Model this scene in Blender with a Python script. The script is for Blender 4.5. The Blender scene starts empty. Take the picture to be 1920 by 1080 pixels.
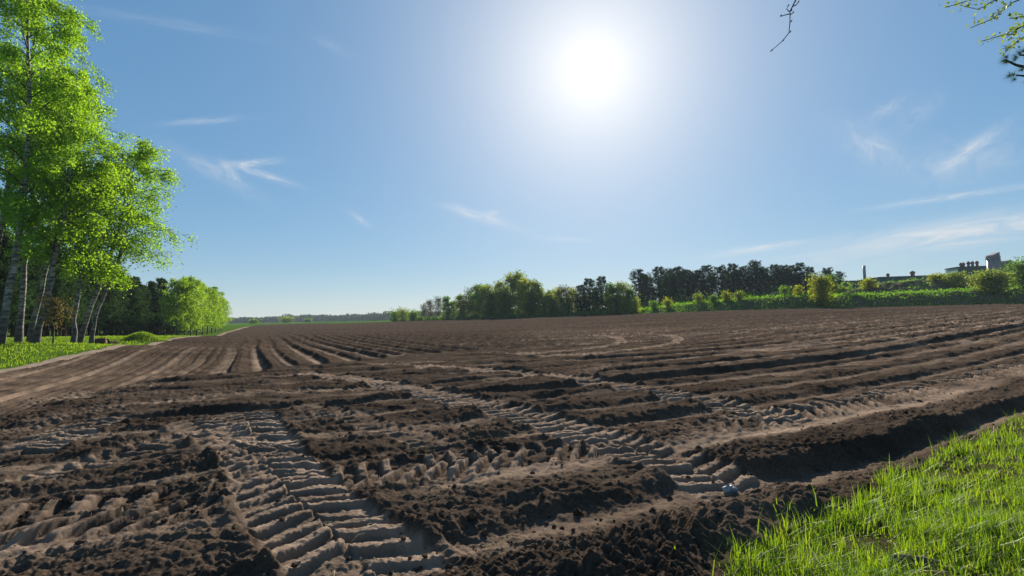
import bpy, math, random
import numpy as np
from mathutils import Vector, Matrix
R = math.radians
rng = np.random.default_rng(7)
random.seed(7)
scene = bpy.context.scene
col = scene.collection

# ------------------------------------------------------------------ camera
EYE = 1.5
FPX = 960.0                      # focal length in photo pixels (18 mm on 36 mm)
PITCH, ROLL = math.atan(60/960), R(1.15)
cam_d = bpy.data.cameras.new('camera'); cam_d.lens = 18; cam_d.sensor_width = 36
cam_d.clip_start = 0.05; cam_d.clip_end = 8000
cam = bpy.data.objects.new('camera', cam_d); col.objects.link(cam)
CAM_ROT = (Matrix.Rotation(R(90)+PITCH, 3, 'X') @ Matrix.Rotation(-ROLL, 3, 'Z'))
cam.matrix_world = Matrix.Translation((0, 0, EYE)) @ CAM_ROT.to_4x4()
scene.camera = cam

def ray(px, py):
    d = CAM_ROT @ Vector(((px-960)/FPX, (540-py)/FPX, -1))
    return d
def at_depth(px, py, depth):
    d = ray(px, py); k = depth/d.y
    return Vector((d.x*k, depth, EYE + d.z*k))

# ------------------------------------------------------------------ light
SUN = ray(1110, 130).normalized()
EL, AZ = math.asin(SUN.z), math.atan2(SUN.x, SUN.y)
world = bpy.data.worlds.new('World'); scene.world = world; world.use_nodes = True
wt = world.node_tree; wt.nodes.clear()
def wn(t, **k):
    n = wt.nodes.new(t)
    for a, b in k.items(): setattr(n, a, b)
    return n
def wl(a, b): wt.links.new(a, b)
sky = wn('ShaderNodeTexSky', sky_type='NISHITA', sun_disc=False, sun_elevation=EL, sun_rotation=AZ,
         altitude=500, air_density=1.0, dust_density=0.1, ozone_density=6.0)
bg = wn('ShaderNodeBackground'); bg.inputs['Strength'].default_value = 0.065
wo = wn('ShaderNodeOutputWorld')
# thin cirrus, in directions of the sky around north (+Y)
tc = wn('ShaderNodeTexCoord'); sep = wn('ShaderNodeSeparateXYZ'); wl(tc.outputs['Generated'], sep.inputs[0])
def wmath(op, a, b=None, clamp=False):
    n = wn('ShaderNodeMath', operation=op, use_clamp=clamp)
    for i, v in enumerate((a, b)):
        if v is None: continue
        if isinstance(v, (int, float)): n.inputs[i].default_value = v
        else: wl(v, n.inputs[i])
    return n.outputs[0]
yy = wmath('MAXIMUM', sep.outputs['Y'], 0.05)
comb = wn('ShaderNodeCombineXYZ')
wl(wmath('DIVIDE', sep.outputs['X'], yy), comb.inputs[0]); wl(wmath('DIVIDE', sep.outputs['Z'], yy), comb.inputs[1])
CIRRUS = [  # photo x, y, half length, half width, angle, strength
 (1830,432,300,26,7,.78),(1420,466,90,7,6,.45),(1790,368,150,6,6,.34),(1630,272,62,30,-32,.30),
 (1822,278,75,11,33,.40),(1800,300,120,42,10,.20),(1662,205,40,12,28,.22),(470,306,52,7,3,.40),
 (490,326,62,7,-20,.36),(432,322,26,8,-55,.3),(400,322,90,16,-30,.20),(380,227,70,6,2,.25),
 (905,408,66,9,-19,.38),(925,399,14,6,0,.3),(866,393,18,7,-40,.2),(675,411,22,6,-36,.28),(1060,448,60,5,-5,.2),
 (1720,215,60,20,35,.13),(620,85,40,8,-30,.10),(300,40,160,10,-12,.10)]
dens = None
for (px, py, hl, hw, ang, st) in CIRRUS:
    d = ray(px, py); c = (d.x/d.y, d.z/d.y, 0)
    sc = 1/FPX/ (d.y)          # gnomonic scale is close to photo scale
    m = wn('ShaderNodeMapping', vector_type='TEXTURE')
    m.inputs['Location'].default_value = c
    m.inputs['Rotation'].default_value = (0, 0, R(ang+1.15))
    m.inputs['Scale'].default_value = (hl*sc, hw*sc, 1)
    wl(comb.outputs[0], m.inputs['Vector'])
    nz = wn('ShaderNodeTexNoise', noise_dimensions='2D')
    nz.inputs['Scale'].default_value = 1.7; nz.inputs['Detail'].default_value = 7; nz.inputs['Roughness'].default_value = .62
    nz.inputs['Distortion'].default_value = .7
    mm = wn('ShaderNodeMapping'); mm.inputs['Location'].default_value = (px*.37, py*.21, 0); mm.inputs['Scale'].default_value = (1, .55, 1)
    wl(m.outputs[0], mm.inputs['Vector']); wl(mm.outputs[0], nz.inputs['Vector'])
    # ragged gaussian
    dist = wn('ShaderNodeVectorMath', operation='DOT_PRODUCT'); wl(m.outputs[0], dist.inputs[0]); wl(m.outputs[0], dist.inputs[1])
    g = wmath('POWER', 2.718, wmath('MULTIPLY', dist.outputs['Value'], -1.1))
    t = wmath('MULTIPLY', wmath('SUBTRACT', nz.outputs['Fac'], .25), 2.2, True)
    v = wmath('MULTIPLY', wmath('MULTIPLY', g, t), st*1.7)
    dens = v if dens is None else wmath('ADD', dens, v)
dens = wmath('MULTIPLY', dens, wmath('GREATER_THAN', sep.outputs['Y'], 0.06))
dens = wmath('MULTIPLY', dens, wmath('GREATER_THAN', sep.outputs['Z'], 0.0), True)
mix = wn('ShaderNodeMix', data_type='RGBA'); wl(dens, mix.inputs['Factor']); 
# the camera's soft tone curve for the sky, then the bright air around the sun itself
gam = wn('ShaderNodeGamma'); gam.inputs['Gamma'].default_value = .43; wl(sky.outputs[0], gam.inputs['Color'])
hs = wn('ShaderNodeHueSaturation'); hs.inputs['Saturation'].default_value = 1.6; hs.inputs['Value'].default_value = 2.33; wl(gam.outputs[0], hs.inputs['Color'])
wl(hs.outputs[0], mix.inputs['A'])
mix.inputs['B'].default_value = (5.9, 6.2, 6.5, 1)
dt = wn('ShaderNodeVectorMath', operation='DOT_PRODUCT'); wl(tc.outputs['Generated'], dt.inputs[0]); dt.inputs[1].default_value = SUN
th = wmath('ARCCOSINE', wmath('MINIMUM', dt.outputs['Value'], .999999))
kk = wmath('MULTIPLY', wmath('POWER', 2.71828, wmath('MULTIPLY', wmath('POWER', wmath('DIVIDE', th, .185), 1.1), -1.0)), 1.0, True)
mx3 = wn('ShaderNodeMix', data_type='RGBA'); wl(kk, mx3.inputs['Factor']); wl(mix.outputs['Result'], mx3.inputs['A']); mx3.inputs['B'].default_value = (9.8, 9.8, 9.8, 1)
wl(mx3.outputs['Result'], bg.inputs['Color']); wl(bg.outputs[0], wo.inputs['Surface'])

sun_d = bpy.data.lights.new('sun', 'SUN'); sun_d.energy = 5.0; sun_d.angle = R(0.53); sun_d.color = (1, .94, .84)
sun = bpy.data.objects.new('sun', sun_d); col.objects.link(sun)
sun.rotation_euler = (-SUN).to_track_quat('-Z', 'Y').to_euler()
sun.location = (0, 0, 30)
vs = scene.view_settings; vs.view_transform = 'Standard'; vs.look = 'None'; vs.gamma = 1; vs.exposure = 0.9; vs.use_curve_mapping = False
scene.cycles.use_denoising = True
scene.cycles.max_bounces = 6; scene.cycles.transparent_max_bounces = 8; scene.cycles.volume_bounces = 0
scene.cycles.sample_clamp_indirect = 4

# ------------------------------------------------------------------ helpers
def tag(o, label=None, cat=None, group=None, kind=None):
    for k, v in (('label', label), ('category', cat), ('group', group), ('kind', kind)):
        if v: o[k] = v
    return o
def np_mesh(name, V, F, smooth=True):
    """mesh from numpy arrays; F is (n,3) or (n,4), or a list of such arrays"""
    Fs = F if isinstance(F, list) else [F]
    me = bpy.data.meshes.new(name)
    V = np.asarray(V, np.float32)
    me.vertices.add(len(V)); me.vertices.foreach_set('co', V.ravel())
    loops = np.concatenate([f.ravel() for f in Fs]).astype(np.int32)
    sizes = np.concatenate([np.full(len(f), f.shape[1], np.int32) for f in Fs])
    starts = np.concatenate([[0], np.cumsum(sizes)[:-1]]).astype(np.int32)
    me.loops.add(len(loops)); me.loops.foreach_set('vertex_index', loops)
    me.polygons.add(len(sizes)); me.polygons.foreach_set('loop_start', starts)
    me.update(calc_edges=True); me.validate()
    me.polygons.foreach_set('use_smooth', np.full(len(me.polygons), smooth, bool))
    return me
def link(name, me, mat=None, parent=None):
    o = bpy.data.objects.new(name, me); col.objects.link(o)
    if mat and me and not me.materials: me.materials.append(mat)
    if parent: o.parent = parent
    return o
def empty(name, loc, rz=0):
    o = bpy.data.objects.new(name, None); col.objects.link(o); o.location = loc; o.rotation_euler = (0, 0, rz)
    o.empty_display_size = .2
    return o

def _hash(ix, iy, seed):
    h = (ix.astype(np.int64)*374761393 + iy.astype(np.int64)*668265263 + seed*1442695041) & 0xFFFFFFFF
    h = ((h ^ (h >> 13))*1274126177) & 0xFFFFFFFF
    return (h ^ (h >> 16)) & 0xFFFFFFFF
def perlin(x, y, seed=0):
    x = np.asarray(x, np.float64); y = np.asarray(y, np.float64)
    ix = np.floor(x); iy = np.floor(y); fx = (x-ix).astype(np.float32); fy = (y-iy).astype(np.float32)
    ix = ix.astype(np.int64); iy = iy.astype(np.int64)
    u = fx*fx*fx*(fx*(fx*6-15)+10); v = fy*fy*fy*(fy*(fy*6-15)+10)
    def g(a, b, dx, dy):
        an = _hash(a, b, seed).astype(np.float32)*np.float32(2*np.pi/4294967296.0)
        return np.cos(an)*dx + np.sin(an)*dy
    n00 = g(ix, iy, fx, fy); n10 = g(ix+1, iy, fx-1, fy); n01 = g(ix, iy+1, fx, fy-1); n11 = g(ix+1, iy+1, fx-1, fy-1)
    a = n00+u*(n10-n00); b = n01+u*(n11-n01)
    return (a+v*(b-a))*1.4
def fbm(x, y, octv=4, seed=0, gain=.5, lac=2.03):
    s = 0; a = 1; t = 0
    for i in range(octv):
        s = s + a*perlin(x*lac**i, y*lac**i, seed+i*17); t += a; a *= gain
    return s/t
def sstep(a, b, x):
    t = np.clip((x-a)/(b-a), 0, 1); return t*t*(3-2*t)
def bump(x, c, w):
    return np.exp(-((x-c)/w)**2)

# ------------------------------------------------------------------ materials
def material(name):
    m = bpy.data.materials.new(name); m.use_nodes = True
    nt = m.node_tree; nt.nodes.clear()
    out = nt.nodes.new('ShaderNodeOutputMaterial')
    return m, nt, out
def nd(nt, t, **k):
    n = nt.nodes.new(t)
    for a, b in k.items(): setattr(n, a, b)
    return n
def noise_node(nt, scale, detail=4, rough=.55, vec=None, dim='3D'):
    n = nd(nt, 'ShaderNodeTexNoise', noise_dimensions=dim)
    n.inputs['Scale'].default_value = scale; n.inputs['Detail'].default_value = detail; n.inputs['Roughness'].default_value = rough
    if vec is not None: nt.links.new(vec, n.inputs['Vector'])
    return n
def ramp(nt, fac, stops):
    r = nd(nt, 'ShaderNodeValToRGB'); e = r.color_ramp.elements
    while len(e) < len(stops): e.new(.5)
    for el, (p, c) in zip(e, stops): el.position = p; el.color = (*c, 1)
    nt.links.new(fac, r.inputs['Fac']); return r.outputs['Color']
def simple_mat(name, c1, c2, scale=3, rough=.8, bumps=0, bscale=20, stretch=None):
    m, nt, out = material(name)
    g = nd(nt, 'ShaderNodeTexCoord'); vec = g.outputs['Object']
    if stretch:
        mp = nd(nt, 'ShaderNodeMapping'); mp.inputs['Scale'].default_value = stretch; nt.links.new(vec, mp.inputs[0]); vec = mp.outputs[0]
    n = noise_node(nt, scale, 5, .6, vec)
    b = nd(nt, 'ShaderNodeBsdfPrincipled'); b.inputs['Roughness'].default_value = rough
    b.inputs['Specular IOR Level'].default_value = .25 if rough < .85 else 0
    nt.links.new(ramp(nt, n.outputs['Fac'], [(.3, c1), (.7, c2)]), b.inputs['Base Color'])
    if bumps:
        n2 = noise_node(nt, bscale, 6, .65, vec); bp = nd(nt, 'ShaderNodeBump'); bp.inputs['Strength'].default_value = bumps
        bp.inputs['Distance'].default_value = .05
        nt.links.new(n2.outputs['Fac'], bp.inputs['Height']); nt.links.new(bp.outputs[0], b.inputs['Normal'])
    nt.links.new(b.outputs[0], out.inputs['Surface'])
    return m
def leaf_mat(name, c1, c2, trans=.5, tcol=1.5, scale=1.2, gloss=.03):
    """thin leaves: diffuse front, light passing through"""
    m, nt, out = material(name)
    g = nd(nt, 'ShaderNodeNewGeometry')
    n = noise_node(nt, scale, 3, .6, g.outputs['Position'])
    wn_ = nd(nt, 'ShaderNodeTexWhiteNoise', noise_dimensions='1D'); nt.links.new(g.outputs['Random Per Island'], wn_.inputs['W'])
    mx = nd(nt, 'ShaderNodeMath', operation='MULTIPLY_ADD'); nt.links.new(wn_.outputs['Value'], mx.inputs[0]); mx.inputs[1].default_value = .45
    ad = nd(nt, 'ShaderNodeMath', operation='MULTIPLY'); nt.links.new(n.outputs['Fac'], ad.inputs[0]); ad.inputs[1].default_value = .55
    nt.links.new(ad.outputs[0], mx.inputs[2])
    c = ramp(nt, mx.outputs[0], [(.25, c1), (.75, c2)])
    d = nd(nt, 'ShaderNodeBsdfDiffuse'); nt.links.new(c, d.inputs['Color'])
    t = nd(nt, 'ShaderNodeBsdfTranslucent')
    vm = nd(nt, 'ShaderNodeMix', data_type='RGBA', blend_type='MULTIPLY'); vm.inputs['Factor'].default_value = 1
    nt.links.new(c, vm.inputs['A']); vm.inputs['B'].default_value = (tcol*1.05, tcol, tcol*.45, 1)
    nt.links.new(vm.outputs['Result'], t.inputs['Color'])
    ms = nd(nt, 'ShaderNodeMixShader'); ms.inputs[0].default_value = trans
    nt.links.new(d.outputs[0], ms.inputs[1]); nt.links.new(t.outputs[0], ms.inputs[2])
    gl = nd(nt, 'ShaderNodeBsdfGlossy'); gl.inputs['Roughness'].default_value = .45; gl.inputs['Color'].default_value = (.8, .85, .7, 1)
    m2 = nd(nt, 'ShaderNodeMixShader'); m2.inputs[0].default_value = gloss
    nt.links.new(ms.outputs[0], m2.inputs[1]); nt.links.new(gl.outputs[0], m2.inputs[2])
    nt.links.new(m2.outputs[0], out.inputs['Surface'])
    return m

def soil_material():
    m, nt, out = material('tilled_soil')
    g = nd(nt, 'ShaderNodeNewGeometry'); pos = g.outputs['Position']
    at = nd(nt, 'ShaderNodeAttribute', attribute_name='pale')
    big = noise_node(nt, .9, 5, .6, pos); fine = noise_node(nt, 38, 5, .7, pos); mid = noise_node(nt, 7, 5, .65, pos)
    dark = ramp(nt, fine.outputs['Fac'], [(.30, (.034, .0245, .018)), (.72, (.126, .091, .066))])
    pale = ramp(nt, mid.outputs['Fac'], [(.25, (.235, .168, .120)), (.75, (.40, .292, .212))])
    # pale amount = attribute broken up by noise
    a1 = nd(nt, 'ShaderNodeMath', operation='MULTIPLY_ADD'); nt.links.new(big.outputs['Fac'], a1.inputs[0]); a1.inputs[1].default_value = .55; a1.inputs[2].default_value = -.28
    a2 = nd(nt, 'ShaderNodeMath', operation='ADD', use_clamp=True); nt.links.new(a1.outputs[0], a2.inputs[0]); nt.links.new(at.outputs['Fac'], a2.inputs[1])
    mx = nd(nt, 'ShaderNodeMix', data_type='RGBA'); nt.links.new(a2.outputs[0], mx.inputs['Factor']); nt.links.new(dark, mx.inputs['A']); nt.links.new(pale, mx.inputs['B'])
    mp = nd(nt, 'ShaderNodeMapping'); mp.inputs['Rotation'].default_value = (0, 0, R(-117)); mp.inputs['Scale'].default_value = (.035, .8, 1); nt.links.new(pos, mp.inputs[0])
    stn = noise_node(nt, 1.0, 4, .65, mp.outputs[0]); stc = ramp(nt, stn.outputs['Fac'], [(.35, (.55, .55, .57)), (.62, (1.12, 1.1, 1.08))])
    ml = nd(nt, 'ShaderNodeMix', data_type='RGBA', blend_type='MULTIPLY'); ml.inputs['Factor'].default_value = 1; nt.links.new(mx.outputs['Result'], ml.inputs['A']); nt.links.new(stc, ml.inputs['B']); mx = ml
    # straw and pebble flecks
    vo = nd(nt, 'ShaderNodeTexVoronoi'); vo.inputs['Scale'].default_value = 24; nt.links.new(pos, vo.inputs['Vector'])
    lt = nd(nt, 'ShaderNodeMath', operation='LESS_THAN'); nt.links.new(vo.outputs['Distance'], lt.inputs[0]); lt.inputs[1].default_value = .10
    sel = nd(nt, 'ShaderNodeSeparateColor'); nt.links.new(vo.outputs['Color'], sel.inputs[0])
    gt = nd(nt, 'ShaderNodeMath', operation='GREATER_THAN'); nt.links.new(sel.outputs[0], gt.inputs[0]); gt.inputs[1].default_value = .8
    fl = nd(nt, 'ShaderNodeMath', operation='MULTIPLY'); nt.links.new(lt.outputs[0], fl.inputs[0]); nt.links.new(gt.outputs[0], fl.inputs[1])
    mx2 = nd(nt, 'ShaderNodeMix', data_type='RGBA'); nt.links.new(fl.outputs[0], mx2.inputs['Factor']); nt.links.new(mx.outputs['Result'], mx2.inputs['A']); mx2.inputs['B'].default_value = (.34, .29, .23, 1)
    b = nd(nt, 'ShaderNodeBsdfPrincipled'); b.inputs['Roughness'].default_value = 1; b.inputs['Specular IOR Level'].default_value = 0
    nt.links.new(mx2.outputs['Result'], b.inputs['Base Color'])
    bp = nd(nt, 'ShaderNodeBump'); bp.inputs['Strength'].default_value = .7; bp.inputs['Distance'].default_value = .02
    n3 = noise_node(nt, 60, 6, .75, pos); bp2 = nd(nt, 'ShaderNodeBump'); bp2.inputs['Strength'].default_value = .6; bp2.inputs['Distance'].default_value = .05
    n4 = noise_node(nt, 14, 6, .7, pos); nt.links.new(n4.outputs['Fac'], bp2.inputs['Height']); nt.links.new(bp2.outputs[0], bp.inputs['Normal'])
    nt.links.new(n3.outputs['Fac'], bp.inputs['Height'])
    nt.links.new(bp.outputs[0], b.inputs['Normal'])
    nt.links.new(b.outputs[0], out.inputs['Surface'])
    return m
M = {}
M['soil'] = soil_material()
M['sand'] = simple_mat('sandy_path', (0.1920, 0.1440, 0.1040), (0.3200, 0.2480, 0.1840), 2.5, .95, .5, 30)
M['turf'] = simple_mat('turf', (0.0360, 0.0800, 0.0096), (0.0880, 0.1360, 0.0200), 1.3, .9, .8, 25)
M['margin'] = simple_mat('margin_soil_and_thatch', (.035, .026, .016), (.085, .075, .035), 3.0, .95, .8, 30)
M['meadow'] = simple_mat('meadow', (0.0400, 0.1040, 0.0120), (0.0720, 0.1600, 0.0240), .05, .9)
M['blade'] = leaf_mat('grass_blade', (0.0728, 0.1612, 0.0083), (0.2080, 0.2808, 0.0187), .55, 1.6, 4.0)
M['drygrass'] = simple_mat('dry_straw', (.34, .28, .16), (.55, .47, .30), 6, .8)

# ------------------------------------------------------------------ macro terrain
CTRL = []
def ctrl(px, py, depth): p = at_depth(px, py, depth); CTRL.append((p.x, p.y, p.z))
for x, y in ((-18, 2), (-9, 3), (0, 2), (9, 3), (20, 2), (-12, 12), (-4, 10), (4, 10), (13, 13), (-8, 19), (2, 20), (0, -30), (-30, -20), (30, -20)):
    CTRL.append((x, y, 0.0))
for a in ((0, 695, 19), (200, 655, 35), (350, 633, 74), (430, 621.5, 112), (600, 606.5, 215), (730, 603.5, 200), (850, 599, 170), (960, 596, 150),
          (1160, 590, 125), (1280, 585, 110), (1440, 580, 100), (1600, 577, 95), (1920, 569, 90), (20, 646, 27), (140, 641, 32), (240, 633, 45), (330, 632.5, 66),
          (1600, 622, 32), (1200, 640, 38), (900, 632, 48), (600, 640, 45), (480, 606, 420), (700, 600, 420), (-300, 632, 60), (2300, 560, 90)):
    ctrl(*a)
CT = np.array(CTRL)
def _phi(r): return np.sqrt(r*r+36.0)
_A = _phi(np.hypot(CT[:, None, 0]-CT[None, :, 0], CT[:, None, 1]-CT[None, :, 1]))
_n = len(CT); _P = np.c_[np.ones(_n)]
_K = np.block([[_A+np.eye(_n)*-.6, _P], [_P.T, np.zeros((1, 1))]])
_w = np.linalg.solve(_K, np.r_[CT[:, 2], 0])
def macro(x, y):
    x = np.asarray(x, np.float64); y = np.asarray(y, np.float64)
    s = np.full(x.shape, _w[-1])
    for i in range(_n): s = s + _w[i]*_phi(np.hypot(x-CT[i, 0], y-CT[i, 1]))
    r = np.hypot(x, y)
    k = sstep(260, 520, r)
    return s*(1-k) + k*(3.2+ (np.minimum(r, 1500)-520)*.0045)
def macro1(x, y): return float(macro(np.array([x]), np.array([y]))[0])
def G(px, py):
    """photo pixel on the ground -> world point"""
    d = ray(px, py); lo, hi = 1.0, 600.0
    prev = 1.0
    for i in range(400):
        y = 1.0*1.017**i
        if EYE + d.z*y/d.y < macro1(d.x/d.y*y, y): hi = y; lo = prev; break
        prev = y
    for i in range(30):
        mid = (lo+hi)/2
        if EYE + d.z*mid/d.y < macro1(d.x/d.y*mid, mid): hi = mid
        else: lo = mid
    return Vector((d.x/d.y*hi, hi, macro1(d.x/d.y*hi, hi)))
def on_ground(x, y, dz=0): return Vector((x, y, macro1(x, y)+dz))

def poly_sd(X, Y, pts):
    """nearest distance to an open polyline with sign (+ = left of travel) and arclength"""
    best = np.full(X.shape, 1e9); sgn = np.zeros(X.shape); S = np.zeros(X.shape); acc = 0
    for (ax, ay), (bx, by) in zip(pts[:-1], pts[1:]):
        L = math.hypot(bx-ax, by-ay); ux, uy = (bx-ax)/L, (by-ay)/L
        t = np.clip((X-ax)*ux+(Y-ay)*uy, 0, L)
        dx = X-ax-ux*t; dy = Y-ay-uy*t; d = np.hypot(dx, dy)
        m = d < best
        best = np.where(m, d, best); sgn = np.where(m, np.sign(ux*dy-uy*dx), sgn); S = np.where(m, acc+t, S); acc += L
    return best*np.where(sgn == 0, 1, sgn), S
def smooth_poly(pts, it=3):
    p = np.array(pts, float)
    for _ in range(it):
        q = np.empty((2*len(p)-2, 2)); q[0::2] = p[:-1]*.75+p[1:]*.25; q[1::2] = p[:-1]*.25+p[1:]*.75
        p = np.r_[p[:1], q, p[-1:]]
    return [tuple(a) for a in p]
def gp(*px): return [tuple(G(*p)[:2]) for p in px]

EDGE_L = gp((0, 698), (100, 677), (200, 656), (300, 641), (370, 631), (430, 622.5))
EDGE_L = [(EDGE_L[0][0]+8, EDGE_L[0][1]-16)] + EDGE_L + [(at_depth(470, 613, 165).x, 165.0)]
_d = np.array(EDGE_L[1])-np.array(EDGE_L[2])
EDGE_R = [(.5, 1.0), (1.0, 2.2)] + gp((1350, 1085), (1440, 1040), (1500, 990), (1590, 962), (1640, 925), (1710, 880), (1800, 845), (1870, 805), (1930, 780))
EDGE_R += [(EDGE_R[-1][0]+6, EDGE_R[-1][1]+4.2), (60, 40)]
FAR = [(at_depth(px, 600, d).x, float(d)) for px, d in ((470, 215), (600, 215), (730, 200), (850, 170), (960, 150), (1160, 125), (1280, 110), (1440, 100), (1600, 95), (1920, 90), (2500, 84))]

# ------------------------------------------------------------------ field relief
def rowf(X): return .42*X + .65*np.logaddexp(0, (X-4)/2.5)
def lugs(s, t, pitch, side, sharp=2.2, slant=.55):
    """chevron bars of a tractor tyre print; t in -1..1"""
    ph = s/pitch + np.abs(t)*slant*side + np.where(t > 0, .5, 0)
    k = np.floor(ph); f = ph-k
    rnd = _hash(k.astype(np.int64), (np.asarray(t) > 0).astype(np.int64)+np.int64(side*3+7), 77)/4294967296.0
    c = .46+.16*(rnd-.5)                                         # steep on one side, sloping on the other
    w = sstep(c-.30, c-.14, f)*(1-sstep(c+.13, c+.22, f))
    return w*(.55+.6*rnd)*(rnd > .07)
ZB = smooth_poly([(-40, 2), (-14, 6.2)] + gp((0, 795), (150, 742), (330, 714), (560, 686), (800, 664), (1000, 653), (1150, 634), (1350, 610)) + [(60, 70)], 2)
TRACKS = [  # photo polyline, width, pitch, strength, chevron direction
    (((760, 1140), (690, 1062), (600, 985), (535, 915), (490, 850), (462, 790), (450, 772)), .84, .25, 1.0, 1),
    (((530, 910), (480, 862), (425, 825), (365, 795), (330, 785)), .62, .22, .7, 1),
    (((1430, 935), (1310, 885), (1170, 835), (1010, 787), (870, 752), (740, 724), (640, 708), (560, 700)), .80, .23, 1.0, -1),
    (((1530, 800), (1400, 768), (1270, 742), (1130, 716), (1000, 702), (880, 692), (770, 686), (690, 682)), .78, .24, .95, -1),
    (((700, 668), (830, 664), (950, 664), (1070, 659), (1140, 649), (1172, 640), (1150, 631), (1090, 628)), .75, .32, .8, 1),
    (((1000, 668), (1130, 662), (1220, 652), (1275, 640), (1268, 630), (1210, 626), (1120, 626)), .75, .32, .8, 1),
    (((0, 868), (60, 840), (120, 812), (190, 790), (300, 775)), .8, .24, .8, 1),
    (((0, 925), (110, 885), (230, 850), (340, 822), (430, 800)), .55, .22, .6, -1),
    (((0, 812), (100, 786), (220, 762), (360, 745), (520, 735), (700, 730)), .5, .22, .5, 1),
    (((560, 760), (680, 790), (800, 826), (930, 872)), .5, .2, .5, 1),
    (((0, 772), (120, 744), (260, 724), (420, 712), (600, 701)), .5, .24, .45, 1),
    (((900, 720), (1060, 700), (1250, 676), (1480, 648), (1700, 626), (1920, 604)), .5, .26, .6, 1),
    (((1000, 650), (1250, 632), (1500, 612), (1920, 584)), .6, .28, .7, 1),
    (((480, 672), (620, 664), (800, 650), (960, 641), (1080, 634)), .6, .3, .5, 1)]
def relief(X, Y):
    """returns height offset and paleness for field points"""
    N = X.shape
    wx = fbm(X*.35, Y*.35, 3, 11); wy = fbm(X*1.3, Y*1.3, 2, 23)
    q = Y - rowf(X) + (.22-.13*sstep(1, 6, X))*wx + .04*wy
    zb, _ = poly_sd(X, Y, ZB)                     # + = beyond (furrow field)
    zb = zb + 1.0*fbm(X*.25, Y*.25, 2, 5)
    kv = sstep(-.6, .6, zb)                       # 1 in the long furrows
    pale = np.zeros(N); h = np.zeros(N); calm = np.zeros(N)
    amp = .75+.6*fbm(X*.22+9, Y*.22, 2, 31)
    # ---- near rows: sharp drop towards the camera, gentle rise behind it
    hn = np.zeros(N)
    for q0, hh, back in ((3.85, .16, .9), (6.85, .13, .8), (8.3, .13, .8), (10.0, .12, .9), (11.4, .22, 1.2), (13.5, .13, 1.0), (15.8, .14, 1.0), (18.2, .16, 1.2),
                         (20.6, .14, 1.2), (23.2, .16, 1.3), (26, .14, 1.3), (29, .16, 1.4), (32, .14, 1.4), (35.5, .17, 1.5)):
        jag = .07*perlin(X*2.3, Y*2.3, int(q0*10)) + .04*perlin(X*6, Y*6, int(q0*7))
        dq = q-q0+jag
        step = sstep(-.16, .09, dq)                                # low in front, high behind
        prof = np.where(dq < .07, -(1-step)*np.clip(1+(dq+.1)/back, 0, 1), 0) + .35*np.exp(-np.clip(dq-.07, 0, None)/.5)*step
        hn += hh*amp*prof*(1 if q0 in (3.85, 11.4) else .58)*(.5+.5*sstep(-3, 1.5, X))*(1 if q0 > 4 else .55+.6*sstep(1, 3, X))
        pale += .45*bump(dq, -.28, .17)*(1-kv)
        calm += .6*bump(dq, -.28, .2)
    # wheel prints running along the rows
    for q0, w, st in ((5.62, .34, 1.0), (13.0, .3, .8), (14.7, .3, .8), (17.2, .3, .7), (19.6, .3, .7), (9.2, .28, .5)):
        t = (q-q0)*.86/w; a = np.clip(1.25-np.abs(t), 0, .25)*4
        on = a*sstep(-.15, .25, fbm(X*.3+q0*3, Y*.3, 2, 41)+.28*(q0 < 6)+.1)*(1 if q0 < 6 else sstep(-1, 5, X))
        l = lugs(X*1.14, np.clip(t, -1, 1), .24, 1)
        hn += st*on*(-.05+.085*l)
        pale += st*on*(.2+.6*l); calm += on*.7
    # smooth rolled strips
    for q0, w, p in ((4.98, .28, .95), (12.2, .3, .35), (7.7, .18, .3), (9.5, .2, .25)):
        b = bump(q, q0, w); on = sstep(-.3, .2, fbm(X*.25, Y*.25+q0, 2, 47)+.15)
        hn -= .035*b*on; pale += p*b*on; calm += .95*b*on
        hn += .006*b*on*np.sin(X*1.14*2*np.pi/.17)
    # the ragged bank in front of the first furrow
    fr = sstep(3.4, 2.7, q)
    hn += fr*(.10+.10*fbm(X*.9, Y*.9, 3, 53)+.06*np.abs(perlin(X*3, Y*3, 57)))
    # general lumps, stretched along the rows
    al = X*.86+Y*.5; ac = -X*.5+Y*.86
    hum = fbm(al*.55, ac*1.5, 4, 61)
    loose = sstep(-.05, .35, hum)
    hn += ((.085-.04*sstep(0, 5, X))*np.clip(hum, -.25, 1) + (.075-.04*sstep(0, 5, X))*fbm(al*1.2, ac*3.6, 3, 63))*sstep(3.2, 4.2, q)
    h += hn*(1-kv)
    # ---- long furrows, run away to the far left
    vx, vy = -.455, .890
    c = X*vy - Y*vx; al2 = X*vx+Y*vy               # across / along
    c = c + .26*perlin(al2*.07, c*.3, 71) + .05*perlin(al2*.4, c*.7, 72)
    sp = 1.15
    k = np.floor(c/sp); f = c/sp-k
    rk = (_hash(k.astype(np.int64), np.zeros(k.shape, np.int64), 5)/4294967296.0)
    ah = (.075+.11*rk)
    fl = .30+.12*rk                                  # floor width
    rise = sstep(fl, fl+.10, f)
    hv = ah*(rise-.55) - ah*sstep(.62, 1.0, f)*.95*(1) + .05*bump(f, fl+.12, .06)
    edge_d, _ = poly_sd(X, Y, EDGE_L)                # + = left of edge (grass side)
    nearedge = sstep(-9.5, -4.5, edge_d)             # flatter, combed strip along the verge
    comb = .035*np.sin(c*2*np.pi/.46)+.02*np.sin(c*2*np.pi/.205+1)
    h += kv*(hv*(1-nearedge)*(.35+.65*sstep(85, 35, np.hypot(X, Y))) + comb*nearedge*sstep(60, 25, np.hypot(X, Y)))
    pv = bump(f, fl*.55, fl*.42)
    pale += kv*((.70+.45*rk)*pv*(1-nearedge) + nearedge*(.10+.35*bump(np.mod(c, 1.9), .9, .22)))*sstep(75, 30, np.hypot(X, Y))
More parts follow.
